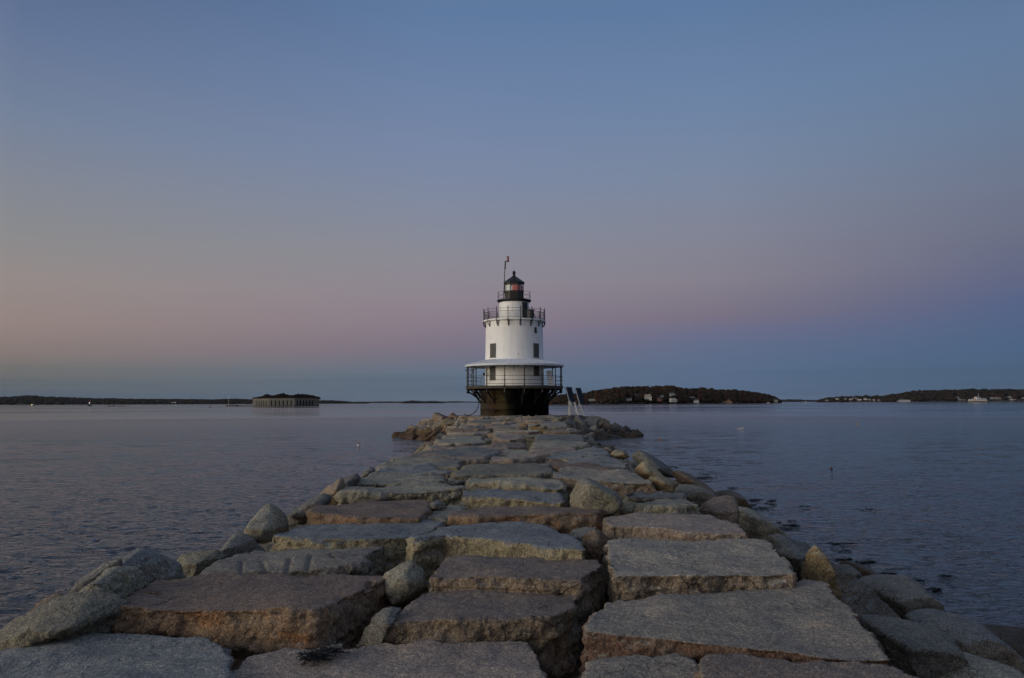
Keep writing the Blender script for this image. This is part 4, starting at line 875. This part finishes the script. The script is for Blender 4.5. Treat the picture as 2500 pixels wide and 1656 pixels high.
def house(px0, px1, yt, yb, D, label, wall=None, roof=None, storeys=2, wing=0, dormers=0, decks=False, group=None):
    wall = wall or WALLW; roof = roof or ROOFD
    HOUSE_BOX.append((px0, px1, yb, D)); m_ = D / F; w = (px1 - px0) * m_; h = (yb - yt) * m_
    pc = (px0 + px1) / 2; b0 = at_d(pc, yb, D); z0 = hgt(pc, yb, D); dep = max(6, w * .8)
    root = empty('house', (b0.x, D + dep / 2, z0), label, 'house', group, random.Random(px0).uniform(-.25, .25))
    wh = h * (.62 if not decks else .8); rh = h - wh
    mb = MB(); mb.box((0, 0, wh / 2 - .8), (w * (.98 if not wing else .7), dep, wh + 1.6))
    if wing: mb.box((wing * w * .36, 1, wh * .33 - .8), (w * .5, dep * .7, wh * .66 + 1.6))
    mb.build('wall', wall, root)
    mb = MB(); hw = w * (.54 if not wing else .4); hd = dep / 2 + .4
    p = [(-hw, -hd, wh), (hw, -hd, wh), (hw, hd, wh), (-hw, hd, wh), (-hw * .9, 0, wh + rh), (hw * .9, 0, wh + rh)]
    v = [mb.bm.verts.new(q) for q in p]
    for f in ((0, 1, 5, 4), (2, 3, 4, 5), (1, 2, 5), (3, 0, 4), (3, 2, 1, 0)): mb.bm.faces.new([v[i] for i in f])
    ro = mb.build('roof', roof, root)
    MB().box((w * .2, 1, wh + rh * .95), (.9, .9, max(1.2, rh * .5))).build('chimney', ROOFR, ro)
    for k in range(dormers):
        x = (k - (dormers - 1) / 2) * w / dormers * .8; MB().box((x, -hd * .65, wh + rh * .45), (w / dormers * .42, 2.2, rh * .7)).build('dormer', wall, ro)
    nw = max(2, int(w / 4))
    for s_ in range(storeys):
        for k in range(nw):
            x = (k - (nw - 1) / 2) * w * .8 / nw * (1 if not wing else .7)
            MB().box((x, -dep / 2 - .02, wh * (s_ + .55) / storeys), (w * .28 / nw, .1, wh * .42 / storeys)).build('window', WIN, root)
    if decks: MB().box((0, -dep / 2 - 1.2, wh * .45), (w * 1.15, 2.4, .5)).build('deck', wall, root)
    return root
# wooded island with houses, right of the tower
isl = lambda px: 1310 + max(0, px - 1500) * 1.0
ISL = [(1296, 972), (1315, 966), (1350, 963.4), (1375, 961.5), (1426, 959.6), (1440, 956), (1459, 950.7), (1480, 949.5), (1502, 945.6), (1527, 941.8), (1545, 943), (1565, 941.8), (1600, 943), (1629, 940.6), (1650, 942.5), (1667, 945.6), (1692, 947.5), (1705, 946), (1730, 947), (1768, 950.7), (1790, 950.5), (1806, 952), (1844, 957), (1870, 961), (1890, 966), (1902, 973.5), (1907, 981)]
G1 = 'houses on the wooded island'
house(1437, 1454, 972.8, 978.5, 1345, 'long low white house with dormers near the left end of the wooded island', dormers=3, storeys=1, group=G1)
house(1530, 1543, 970, 977, 1355, 'small white gabled house low on the island, left of the red roofed one', group=G1)
house(1550, 1561, 960, 966, 1440, 'pale greenish house high among the island trees', WALLG, group=G1)
house(1574, 1591, 961.5, 975, 1385, 'red roofed house with a white lower storey on the island', WALLW, ROOFR, group=G1, dormers=2)
house(1607, 1615, 970, 977, 1380, 'narrow brick red cottage on the island shore', WALLR, group=G1)
house(1612, 1621, 963.5, 967.5, 1440, 'small grey cottage high behind the brick red one on the island', WALLG, group=G1, storeys=1)
house(1633, 1650, 957, 967, 1460, 'large pale gambrel house highest on the wooded island', plain('house_cream', (.42, .42, .37), .7, .1, .5), wing=1, group=G1)
house(1635, 1652, 970.3, 979, 1400, 'white house with two tiers of decks below the large gambrel house', decks=True, wing=1, group=G1)
house(1682, 1699, 965, 971, 1540, 'bluish grey house half hidden behind the white one on the island', WALLG, wing=-1, group=G1)
house(1696, 1709, 973.5, 981, 1490, 'white two storey house near the island waterline', wing=-1, group=G1)
house(1765, 1786, 972, 983, 1590, 'tan house with a lit front by the island shore', WALLO, ROOFR, wing=1, group=G1)
house(1890, 1899, 973, 980.5, 1700, 'grey gabled house at the right tip of the wooded island', WALLG, group=G1)
land('island_ground', ISL, isl, 190, 6.0, 11, AUT, 'autumn brown woodland covering the island right of the lighthouse', 3, sub=2, shore=1.9)
# a few taller, bare-twigged trees breaking the island's skyline
BARK = plain('bark', (.06, .05, .045), .9, .2, .5)
def bare_tree(px, yt, yb, D, label, spread=1.0, seed=0):
    r_ = random.Random(seed + int(px)); zt = hgt(px, yt, D); zb = hgt(px, yb, D) - 4; b0 = at_d(px, yb, D); H = zt - zb
    root = empty('bare_tree', (b0.x, D, zb), label, 'tree', 'bare trees on the island skyline')
    MB().tube((0, 0, 0), (0, 0, H * .6), .35, .2, 6).build('trunk', BARK, root)
    mb = MB()
    for k in range(26):
        a = r_.uniform(0, 6.28); z = H * r_.uniform(.35, .62); l = H * r_.uniform(.25, .42); up = r_.uniform(.7, 1.5)
        e = Vector((math.cos(a) * l * .6 * spread, math.sin(a) * l * .6, z + l * up * .7)); mb.tube((0, 0, z), e, .13, .05, 4, False)
        for q in range(5):
            s_ = Vector((0, 0, z)).lerp(e, r_.uniform(.4, .9)); mb.tube(s_, s_ + Vector((r_.gauss(0, 1), r_.gauss(0, 1), r_.uniform(.4, 1.4))) * l * .22, .06, .03, 3, False)
    mb.build('crown', BARK, root)
bare_tree(1583, 938.8, 944, 1480, 'thin bare tree above the left hump of the island wood', .8, 1)
bare_tree(1709, 942.5, 949, 1560, 'wide bare tree crown left of the gap on the island skyline', 1.3, 2)
bare_tree(1725, 944.5, 950, 1570, 'smaller bare tree right of the gap on the island skyline', .8, 3)
# small white boat off the island's tip
def motorboat(px, py, D, L, label, hullc, cabc, light=None, grp=None, flip=1):
    p = at_d(px, py, D); root = empty('motor_boat', (p.x, D, 0), label, 'boat', grp)
    mb = MB(); n = 9; secs = []
    for i in range(n):
        u = i / (n - 1); x = (u - .5) * L * flip; w = L * .16 * math.sin(min(1, (1 - u) * 1.9) * math.pi / 2) + .05; sh = L * (.13 + .08 * u ** 2)
        secs.append([mb.bm.verts.new(q) for q in ((x, -w, sh), (x * .96, -w * .6, -.3), (x * .96, w * .6, -.3), (x, w, sh))])
    for a, b in zip(secs, secs[1:]):
        for k in range(4): mb.bm.faces.new((a[k], b[k], b[(k + 1) % 4], a[(k + 1) % 4]))
    mb.bm.faces.new(secs[0]); mb.bm.faces.new(secs[-1][::-1]); mb.build('hull', hullc, root)
    cb = MB().box((-L * .05 * flip, 0, L * .23), (L * .34, L * .22, L * .2)).box((-L * .05 * flip, 0, L * .35), (L * .4, L * .26, L * .03)).build('cabin', cabc, root)
    MB().box((-L * .05 * flip, -L * .112, L * .25), (L * .28, .05, L * .08)).build('window', WIN, cb)
    MB().tube((-L * .1 * flip, 0, L * .36), (-L * .1 * flip, 0, L * .62), L * .012).build('mast', ALU, root)
    if light: MB().ico((L * .16 * flip, -L * .1, L * .27), L * .075, 2).build('lamp', emis('boat_lamp', (1.0, .72, .25), light), root)
HB = plain('hull_dark', (.03, .03, .035), .5); HW = plain('hull_white', (.65, .66, .66), .5, .08)
motorboat(1876, 981.5, 1560, 6.5, 'tiny white boat moored off the tip of the wooded island', HW, HW, grp='small boats')
motorboat(80, 989, 1600, 8.5, 'small dark hulled boat with a bright yellow lamp on the left', HB, HW, 3.0, grp='small boats', flip=-1)
motorboat(1967, 980.5, 2900, 9.0, 'small white boat far off between the two shores', HW, HW, grp='small boats')
# shore on the far right, with its village
RS = [(1995, 976), (2010, 972), (2022, 969.4), (2057, 967), (2090, 966), (2128, 965), (2166, 964), (2179, 960.6), (2204, 958), (2234, 953), (2280, 951.7), (2330, 950.5), (2381, 949), (2445, 950), (2500, 949), (2600, 946), (2760, 950)]
rsd = lambda px: 2900.0
G2 = 'houses of the far village'; G3 = 'houses along the right shore'
k_ = 0
desc = ['tiny pale roof at the left end of the far village', 'little white cottage, second from the left in the far village', 'small grey house up the slope in the far village', 'pale pink washed house in the middle of the far village', 'white gabled house just left of the brightest far one', 'brightest long white house in the far village', 'grey house high behind the brightest far one', 'greenish grey house right of the brightest far one', 'small white shed right of the greenish far house', 'white house standing apart near the right end of the far village', 'last small pale house at the right end of the far village']
for (a, b, c, d) in [(2017, 2023, 974.5, 977.5), (2042, 2048, 971, 974), (2063, 2067, 970.5, 974), (2074, 2079, 972, 976), (2080, 2086, 969.5, 975), (2094, 2104, 972.5, 976.3), (2089, 2093, 969.5, 973), (2110, 2116, 970.5, 975), (2118, 2126, 972, 976), (2131, 2136, 973, 976.5), (2143, 2149, 973.5, 976.8)]:
    house(a, b, c, d, 2950, desc[k_], [WALLG, WALLW, WALLG, WALLW, WALLG, WALLW][k_ % 6], storeys=1, group=G2); k_ += 1
house(2334, 2342, 966.5, 971.5, 2960, 'white gabled house on the rise left of the ferry', storeys=2, group=G3)
house(2340, 2346, 972, 976, 2930, 'lower white house stepping down left of the ferry', storeys=1, group=G3)
house(2349, 2358, 973, 975.8, 2930, 'long pale shed just left of the ferry bow', WALLG, storeys=1, group=G3)
house(2415, 2428, 968.5, 974.5, 2950, 'white house with two gables just right of the ferry', dormers=2, group=G3)
house(2432, 2444, 966.5, 975, 2950, 'broad cream house with a hipped roof right of the ferry', plain('house_buff', (.36, .35, .29), .7, .1, .5), ROOFD, group=G3)
house(2453, 2462, 966, 970.5, 2980, 'grey house half hidden by trees on the right shore', WALLG, group=G3)
house(2464, 2470, 965.5, 971, 2970, 'small pale house with a steep roof near the right frame edge', group=G3)
house(2468, 2474, 972, 976, 2930, 'little white boathouse at the water near the right frame edge', storeys=1, group=G3)
house(2476, 2482, 972.5, 974.5, 2930, 'low pale shed beside the little boathouse', WALLG, storeys=1, group=G3)
house(2494, 2504, 966, 974, 2950, 'white house cut by the right edge of the picture', group=G3)
HOUSE_BOX.append((2192, 2223, 978.5, 2930))
land('far_shore_ground', RS, rsd, 330, 10.0, 7, AUT2, 'dark wooded far shore on the right behind the ferry', 5, sub=2, shore=2.2)
# long white waterfront pavilion
D = 2915; mm = D / F; p = at_d(2207.5, 979, D); root = empty('waterfront_pavilion', (p.x, D, 0), 'long low white waterfront building with a dark roof on the right shore', 'building'); wz = hgt(2207, 979, D)
MB().box((0, 5, 2.6), (29 * mm, 12, 5.2)).build('wall', HW, root)
MB().box((0, 5, 7.0), (27 * mm, 11, 3.4)).build('upper_storey', plain('pavilion_screen', (.12, .13, .13), .6, .3, .3), root)
MB().box((1, 5, 9.4), (19 * mm, 12, 1.5)).box((1, 5, 10.6), (14 * mm, 9, 1.2)).build('roof', plain('pavilion_roof', (.09, .11, .115), .7), root)
for k in range(8): MB().box(((k - 3.5) * 3.6 * mm, -1.1, 6.9), (.5 * mm, .3, 3.4)).build('pillar', HW, root)
# low far land between, and the far shores on the left
land('distant_land_right', [(1895, 974.5), (1930, 973.2), (1965, 974.3), (1990, 975), (2030, 975)], lambda px: 5200.0, 400, 14, 3, DARKF, 'thin strip of dark land on the horizon right of the wooded island', 9, sub=1)
LS = [(-160, 966), (0, 967.5), (40, 966.5), (62, 964), (80, 964.5), (100, 966.5), (160, 968.5), (200, 970), (240, 971.5), (262, 970.6), (300, 972), (370, 973), (420, 973), (470, 973.5), (520, 974), (560, 972.5), (590, 973), (617, 974.3), (700, 976), (780, 976.6), (814, 976.6), (840, 978), (864, 980.6), (900, 981)]
land('left_shore_ground', LS, lambda px: 4000.0, 500, 13, 6, DARKF, 'dark evergreen woodland along the left horizon', 7, sub=2, jit=.08, rough=.3)
land('distant_land_middle', [(850, 979.5), (870, 979.3), (983, 978.4), (1087, 978.9), (1101, 977.9), (1172, 979.2), (1300, 978.8), (1420, 978.4)], lambda px: 11000.0, 600, 30, 3, DARKF, 'faint bluish land on the horizon behind the tower', 8, sub=1, rough=.2)
land('small_island_ground', [(981, 981.5), (991, 978), (1010, 976.6), (1025, 978.5), (1040, 978.6), (1064, 978), (1077, 979.7), (1084, 981.5), (1090, 984.5)], lambda px: 4700.0, 160, 10, 4, DARKF, 'small dark wooded islet left of the tower', 12, sub=2)
for px, y0, y1, lab in ((427, 979.5, 982.5, 'white house alone on the dark left shore'), (420, 980.8, 982.4, 'pale shed beside the lone white house on the left shore')):
    house(px - 2, px + 2, y0 + .3, y1 - .2, 3990, lab, storeys=1, group='buildings on the left shore')
# granite fort
D0 = 950.0
def fx(px, d): return (at_d(px, 985, d)).x
FP = [(fx(617, 976), 976.0), (fx(655.4, 953), 953.0), (fx(719.6, 950), 950.0), (fx(779.2, 968), 968.0), (fx(777, 1000), 1000.0), (fx(640, 1008), 1008.0)]
fc = Vector((sum(p[0] for p in FP) / 6, sum(p[1] for p in FP) / 6, 0))
FDARK = plain('embrasure_dark', (.006, .006, .006), .9)
FDARK.node_tree.nodes['Principled BSDF'].inputs['Specular IOR Level'].default_value = 0
def fort():
    m, t, b = newmat('fort_granite'); lk = t.links; tcn = N(t, 'ShaderNodeTexCoord'); br = N(t, 'ShaderNodeTexBrick'); br.inputs['Scale'].default_value = .5
    br.inputs['Color1'].default_value = (.120, .118, .112, 1); br.inputs['Color2'].default_value = (.150, .146, .136, 1); br.inputs['Mortar'].default_value = (.15, .14, .12, 1)
    mpn = N(t, 'ShaderNodeMapping'); mpn.inputs['Rotation'].default_value = (R(90), 0, 0); lk.new(tcn.outputs['Object'], mpn.inputs[0]); lk.new(mpn.outputs[0], br.inputs['Vector'])
    c = mixc(t, 1.0, br.outputs[0], ramp(t, noise_n(t, tcn.outputs['Object'], .25, 5, .65), [(.3, (.7, .7, .68)), (.7, (1.15, 1.15, 1.15))]), 'MULTIPLY')
    sp = N(t, 'ShaderNodeSeparateXYZ'); lk.new(tcn.outputs['Object'], sp.inputs[0]); wt_ = N(t, 'ShaderNodeMapRange'); wt_.inputs[1].default_value = 1.4; wt_.inputs[2].default_value = .6; lk.new(sp.outputs[2], wt_.inputs[0])
    c = mixc(t, wt_.outputs[0], c, (.03, .03, .022)); lk.new(c, b.inputs['Base Color']); b.inputs['Roughness'].default_value = .85
    root = empty('fort', fc, 'old granite harbour fort with overgrown roof on the left horizon', 'fort')
    zt = hgt(690, 972.9, 955)
    def prism(pts, z0, z1, name, mat, par, sc=1.0):
        mb = MB(); q = [((p[0] - fc.x) * sc, (p[1] - fc.y) * sc) for p in pts]
        lo = [mb.bm.verts.new((x, y, z0)) for x, y in q]; hi = [mb.bm.verts.new((x, y, z1)) for x, y in q]
        mb.bm.faces.new(lo[::-1]); mb.bm.faces.new(hi); n = len(q)
        for i in range(n): mb.bm.faces.new((lo[i], lo[(i + 1) % n], hi[(i + 1) % n], hi[i]))
        return mb.build(name, mat, par)
    prism(FP, -1, zt - .5, 'wall', m, root); prism(FP, zt - .5, zt, 'cornice', plain('fort_cornice', (.27, .25, .21), .8, .2, .3), root, 1.006)
    for (i, n, u0, u1) in ((0, 5, .26, .86), (1, 6, .115, .865), (2, 6, .10, .72)):
        a = Vector((*FP[i], 0)); b_ = Vector((*FP[i + 1], 0)); d = (b_ - a); ang_ = math.atan2(d.y, d.x)
        for k in range(n):
            c = a + d * (u0 + (u1 - u0) * k / (n - 1)) - fc
            for z0, z1, w in ((zt * .16, zt * .40, 1.5), (zt * .49, zt * .70, 1.35)):
                o = MB().box((0, 0, (z0 + z1) / 2), (w, .24, z1 - z0)).tube((0, -.12, z1), (0, .12, z1), w / 2, n=12).box((0, 0, z0 - .12), (w + .5, .5, .2)).build('embrasure', FDARK, root)
                o.location = c; o.rotation_euler = (0, 0, ang_)
    prism(FP, zt, zt + .9, 'earth_roof', plain('fort_earth', (.05, .045, .035), .9, .3, .2), root, .97)
    rr = random.Random(4); items = []
    prof = [(617, 972), (640, 967.5), (650, 964), (665, 967), (675, 965), (690, 962.5), (705, 966), (715, 966), (725, 963.8), (740, 964), (765, 966.5), (775, 968.5), (780, 973)]
    for k in range(620):
        px = rr.uniform(619, 778); d_ = rr.uniform(953, 1000); x = fx(px, d_) - fc.x; yy = d_ - fc.y
        lo = 953 + max(0, (655 - px) / 38 * 23) + max(0, (px - 719) / 60 * 18) + 1.5
        if d_ < lo: continue
        t_ = min(1, (d_ - lo) / 14); top = (hgt(px, interp(prof, px), 965) - zt) * 1.35; z = zt + .4 + (top - .4) * (t_ ** .5) * rr.uniform(.75, 1.04); r = rr.uniform(.8, 1.9)
        items.append((x, yy, z - r * .7, r, .8, rr.random()))
        for q in range(2): items.append((x + rr.uniform(-1, 1), yy, zt + (z - zt) * rr.uniform(.1, .7), r, .9, rr.random()))
    me = crowns('roof_shrubs', items, foliage('fort_shrubs', [(.014, .011, .009), (.022, .013, .010), (.014, .012, .010)]), 3, 1, .6); o = bpy.data.objects.new('roof_shrubs', me); COL.objects.link(o); o.parent = root; o['kind'] = 'stuff'
fort()
# pier with flagpole left of the fort
p0 = fx(552, 955); p1 = fx(618, 965)
pr = empty('stone_pier', (p0, 957, 0), 'low dark stone pier running left from the fort', 'pier')
PST = plain('pier_stone', (.10, .095, .085), .9, .3, .3)
MB().box(((p1 - p0) * .22, 0, .55), ((p1 - p0) * .44, 5, 2.6)).build('pier_head', PST, pr)
MB().box(((p1 - p0) * .72, 3, .2), ((p1 - p0) * .56, 4, 1.5)).build('causeway', BROWN, pr)
for k in range(5): MB().tube(((p1 - p0) * (.46 + k * .12), 1, 0.7), ((p1 - p0) * (.46 + k * .12), 1, 2.0), .15).build('bollard', PST, pr)
fp = empty('flagpole', (fx(556.5, 955), 957, 1.8), 'tall white flagpole on the end of the stone pier', 'flagpole')
MB().tube((0, 0, 0), (0, 0, 10.5), .13, .07).build('pole', ALU, fp); MB().tube((0, 0, 10.5), (0, 0, 10.8), .2).build('truck', ALU, fp); MB().tube((-.9, 0, 8.6), (.9, 0, 8.6), .05).build('yardarm', ALU, fp)
# beacon on its caisson
D = 1180; x = at_d(218.5, 985, D).x; bc = empty('harbour_beacon', (x, D, 0), 'harbour beacon on a squat concrete base at the left, white lamp lit', 'beacon')
CONC = plain('beacon_concrete', (.16, .15, .12), .9, .3, .5)
MB().lathe([(3.5, -1), (3.4, 1.7), (0, 1.7)], 12).build('base', CONC, bc); MB().box((-2.2, 0, 2.0), (1.3, 2, .8)).box((2.0, 0, 1.9), (1.5, 2, .7)).build('equipment', CONC, bc)
MB().tube((0, 0, 1.7), (0, 0, 8.2), .55, .3).box((0, 0, 4.4), (1.5, 1.0, .3)).build('tower', BLACK, bc)
MB().box((0, -.3, 5.3), (1.3, .5, 1.2)).build('white_lamp', emis('beacon_lamp', (.9, .92, 1.0), .8), bc)
MB().tube((.7, 0, 8.0), (.7, 0, 9.6), .3).build('red_lantern', emis('beacon_red', (.8, .12, .08), .35), bc)
# half-tide ledge and scattered rocks
rr = random.Random(9)
for (px, w, h, lab) in ((273, 9, 1.5, 'low dark half tide ledge left of the channel buoy'), (298, 13, .9, 'flatter low ledge just right of the highest half tide rock')):
    items = [(rr.uniform(-1, 1) * w * .5, rr.uniform(-2, 2), 0, rr.uniform(1.5, 2.6), h / 2.2, .5) for k in range(11)]
    me = crowns('ledge_rock', items, ROCK['slate'], px, 2, .5); o = bpy.data.objects.new('ledge_rock', me); COL.objects.link(o); o.location = (at_d(px, 985, 1140).x, 1140, 0); tag(o, lab, 'rock')
# channel buoy and lobster buoys
def spar(px, D, h, mat, lab, cat='buoy', grp=None):
    root = empty('channel_buoy', (at_d(px, 985, D).x, D, 0), lab, cat, grp)
    MB().lathe([(.0, -.3), (.75, -.1), (.75, .45), (.3, .6), (0, .6)], 14).build('float', mat, root)
    MB().tube((.25, 0, .5), (.1, 0, h * .8), .04).tube((-.25, 0, .5), (-.1, 0, h * .8), .04).tube((0, .25, .5), (0, .1, h * .8), .04).tube((0, 0, h * .8), (0, 0, h), .10).build('tower', mat, root)
spar(513, 722, 2.5, BLACK, 'dark channel buoy floating left of the stone pier')
spar(2208, 1480, 2.2, plain('buoy_yellow', (.45, .30, .08), .6), 'small yellow buoy in front of the long white waterfront building')
def pot_buoy(px, py, r, cols, lab, parts=('float', 'top_half')):
    p = at_h(px, py, 3.9 - .0)
    root = empty('pot_buoy', (p.x, p.y, 0), lab, 'buoy', 'lobster pot buoys')
    MB().lathe([(0, -.5 * r), (r * .9, -.2 * r), (r, .4 * r), (r * .8, 1.3 * r), (0, 1.35 * r)], 16).build('float', cols[0], root, smooth=True)
    MB().lathe([(r * .82, 1.3 * r), (r * .75, 1.8 * r), (r * .3, 2.3 * r), (0, 2.35 * r)], 16).build('top_half', cols[1], root, smooth=True)
BW = plain('buoy_white', (.70, .70, .68), .5); BR = plain('buoy_red', (.20, .06, .05), .6); BO = plain('buoy_orange', (.50, .16, .06), .6); BY = plain('buoy_amber', (.42, .27, .06), .6)
pot_buoy(875.5, 1089, .115, (BW, BR), 'white buoy with a dark red top on the water left of the breakwater')
pot_buoy(1610, 1073, .085, (BO, BO), 'small orange buoy just right of the breakwater head')
pot_buoy(2030, 1146, .065, (BLACK, BR), 'small dark buoy alone on the water at the right')
pot_buoy(2093, 1036.5, .12, (BY, BY), 'small amber buoy far out on the right water')
# pair of pale gulls resting on the water
for px, lab in ((1805, 'white gull on the water, left of the resting pair'), (1812, 'white gull on the water, right of the resting pair')):
    p = at_h(px, 1048, 3.9); g = empty('gull', (p.x, p.y, 0), lab, 'gull', 'gulls resting on the water')
    MB().ico((0, 0, .05), .17, 2, (1.5, .7, .6)).ico((.2, 0, .2), .075, 2).tube((.16, 0, .08), (.2, 0, .18), .05).tube((.26, 0, .2), (.34, 0, .19), .02, .005).build('body', BW, g, smooth=True)
    MB().ico((-.05, 0, .12), .15, 2, (1.5, .75, .35)).tube((-.2, 0, .12), (-.38, 0, .14), .05, .01).build('wings', plain('gull_grey', (.35, .37, .40), .7), g, smooth=True)
# car ferry, far right
def ferry():
    D = 1950.0; m_ = D / F; x = at_d(2386.5, 981, D).x; root = empty('car_ferry', (x, D, 0), 'white and yellow passenger ferry with deck lights steaming left', 'ferry')
    Lh = 44 * m_; YEL = plain('hull_yellow', (.42, .34, .07), .5, .1, .3); FW = plain('ferry_white', (.50, .53, .58), .5, .08, .3)
    def loft(name, x0, x1, z0, z1, w0, mat, rake=0):
        mb = MB(); n = 12; S = []
        for i in range(n + 1):
            u = i / n; xx = x0 + (x1 - x0) * u; w = w0 * min(1, (u * 5 + .12)) ** .6; r_ = rake * (1 - u) ** 4
            S.append([mb.bm.verts.new(q) for q in ((xx - r_, -w, z1), (xx, -w * .92, z0), (xx, w * .92, z0), (xx - r_, w, z1))])
        for a, b in zip(S, S[1:]):
            for k in range(4): mb.bm.faces.new((a[k], b[k], b[(k + 1) % 4], a[(k + 1) % 4]))
        mb.bm.faces.new(S[0]); mb.bm.faces.new(S[-1][::-1]); return mb.build(name, mat, root)
    loft('hull', -Lh / 2 + 1, Lh / 2, -1, 1.7, 5, HB); loft('hull_stripe', -Lh / 2 + .5, Lh / 2, 1.7, 3.0, 5.1, YEL, .6); bw = loft('bulwark', -Lh / 2, Lh / 2 + .2, 3.0, 4.4, 5.2, FW, 1.2)
    cb = MB().box((8.0, 0, 6.4), (24 * m_, 9, 4.2)).box((7.5, 0, 8.7), (24 * m_, 9.6, .35)).build('cabin', FW, root)
    for k in range(8): MB().box((-1.5 + k * 2.8, -4.53, 7.0), (1.5, .1, 1.0)).build('window', WIN, cb)
    MB().box((-9, 0, 5.2), (11, 8, 2.4)).box((-12, 0, 7.4), (.5, 7, 2.2)).tube((-16, 0, 6.2), (-7, 0, 9.6), .5).build('foredeck', FW, root)
    MB().box((-19.5, 0, 6.0), (3.2, 5, 2.4)).build('bow_ramp', HW, root)
    wh = MB().box((-1.2, 0, 11.2), (5.4, 5, 4.6)).box((-1.2, 0, 13.6), (6.2, 5.8, .35)).build('wheelhouse', FW, root); MB().box((-1.2, -2.53, 12.2), (4.8, .1, 1.1)).build('window', WIN, wh)
    MB().tube((8, 0, 8.8), (8, 0, 11.4), 1.3, 1.2, 12).box((4.5, 0, 10), (4, 3, 2.2)).build('funnel', FW, root)
    MB().tube((3.0, 0, 12), (3.0, 0, 22.5), .3, .12).tube((3.0, 0, 19), (5.4, 0, 12), .15).tube((1.6, 0, 17.5), (4.4, 0, 17.5), .15).build('mast', HW, root)
    MB().box((15, 0, 10.0), (9, 7, .3)).build('sun_deck', FW, root)
    MB().ico((-9.6, -4.3, 10.6), .95, 2).build('deck_lamp', emis('ferry_lamp_orange', (1.0, .42, .12), 1.6), root); MB().ico((-4.8, -4.7, 9.0), .8, 2).build('deck_lamp', emis('ferry_lamp_pink', (1.0, .55, .38), 1.0), root)
ferry()
# small day mark near the right shore
# seaweed on the stone and drifting weed
WEED = plain('seaweed_black', (.010, .010, .010), .35, .3, 30)
def weed_clump():
    rw = random.Random(5); mb = MB(); base = []
    P = [(745, 1606), (762, 1608), (785, 1602), (806, 1594), (824, 1583)]
    g = at_h(775, 1604, 1.765)
    for k in range(230):
        i = rw.random() * 3.99; a = P[int(i)]; b = P[int(i) + 1]; u = i - int(i); px = a[0] + (b[0] - a[0]) * u + rw.gauss(0, 3); py = a[1] + (b[1] - a[1]) * u + rw.gauss(0, 3)
        q = at_h(px, py, 1.765) - g + Vector((0, 0, rw.uniform(.0, .03))); pts = [q]; d = Vector((rw.gauss(0, 1), rw.gauss(0, 1), 0)).normalized() * .006
        for s_ in range(5):
            d = (d + Vector((rw.gauss(0, .006), rw.gauss(0, .006), rw.gauss(0, .003)))); q = q + d; q.z = max(-.02, min(.06, q.z)); pts.append(q.copy())
        mb.path(pts, rw.uniform(.002, .0045), 4)
    o = mb.build('seaweed', WEED, None, g); tag(o, 'black clump of seaweed lying on the dark grey block at the bottom', 'seaweed')
    dw = at_h(800, 1592, 1.765); mb = MB()
    mb.path([(-.12, -.03, .0), (-.04, -.005, .02), (.03, .01, .03), (.09, .045, .03)], .018, 7)
    tag(mb.build('driftwood', plain('driftwood_grey', (.20, .20, .17), .8, .3, 20), None, dw), 'pale stub of driftwood beside the black seaweed clump', 'driftwood')
weed_clump()
def drift():
    rw = random.Random(8); mb = MB()
    for (px, py, w, n) in [(1718, 1167, 34, 34), (1725, 1177, 26, 26), (1722, 1158, 16, 10), (1790, 1191, 16, 10), (1843, 1221, 14, 16), (1882, 1224, 14, 14), (1884, 1231, 12, 10), (1862, 1241, 26, 22), (1830, 1233, 12, 10), (1925, 1283, 18, 12), (1915, 1290, 26, 22), (1935, 1274, 12, 8), (1903, 1276, 10, 8), (2050, 1329, 36, 26), (2055, 1348, 20, 14), (2060, 1366, 22, 16), (2110, 1373, 24, 30), (2165, 1402, 16, 10), (2240, 1418, 16, 10), (2280, 1440, 16, 16), (2215, 1432, 12, 8), (1500, 1085, 22, 14), (1548, 1100, 18, 10), (1640, 1140, 20, 12), (2310, 1408, 20, 10), (1965, 1236, 24, 6), (2120, 1245, 26, 6)]:
        for k in range(n * 3):
            q = at_h(px + rw.gauss(0, w * .45), py + rw.gauss(0, 1.3), 3.9); l = rw.uniform(.05, .18); a = rw.uniform(-.5, .5)
            d = Vector((math.cos(a), math.sin(a), 0)) * l; n_ = Vector((-d.y, d.x, 0)).normalized() * rw.uniform(.012, .03); z = Vector((0, 0, rw.uniform(.02, .05)))
            v = [mb.bm.verts.new(c) for c in (q - d + z * .3, q - n_ + z, q + d + z * .3, q + n_ + z)]; mb.bm.faces.new(v)
    tag(mb.build('drifting_weed', WEED), 'dark wisps of weed breaking the surface along the right slope', 'weed', kind='stuff')
drift()
# sea air: thin haze over the bay
hm = bpy.data.materials.new('haze'); hm.use_nodes = True; ht = hm.node_tree; ht.nodes.clear()
hv = N(ht, 'ShaderNodeVolumePrincipled'); hv.inputs['Color'].default_value = (.80, .86, .95, 1); hv.inputs['Density'].default_value = 0.000010; hv.inputs['Anisotropy'].default_value = 0.0
ho = N(ht, 'ShaderNodeOutputMaterial'); ht.links.new(hv.outputs[0], ho.inputs['Volume'])
hz = MB().box((0, 6300, 39.5), (24000, 13400, 81)).build('haze', hm); tag(hz, kind='stuff')
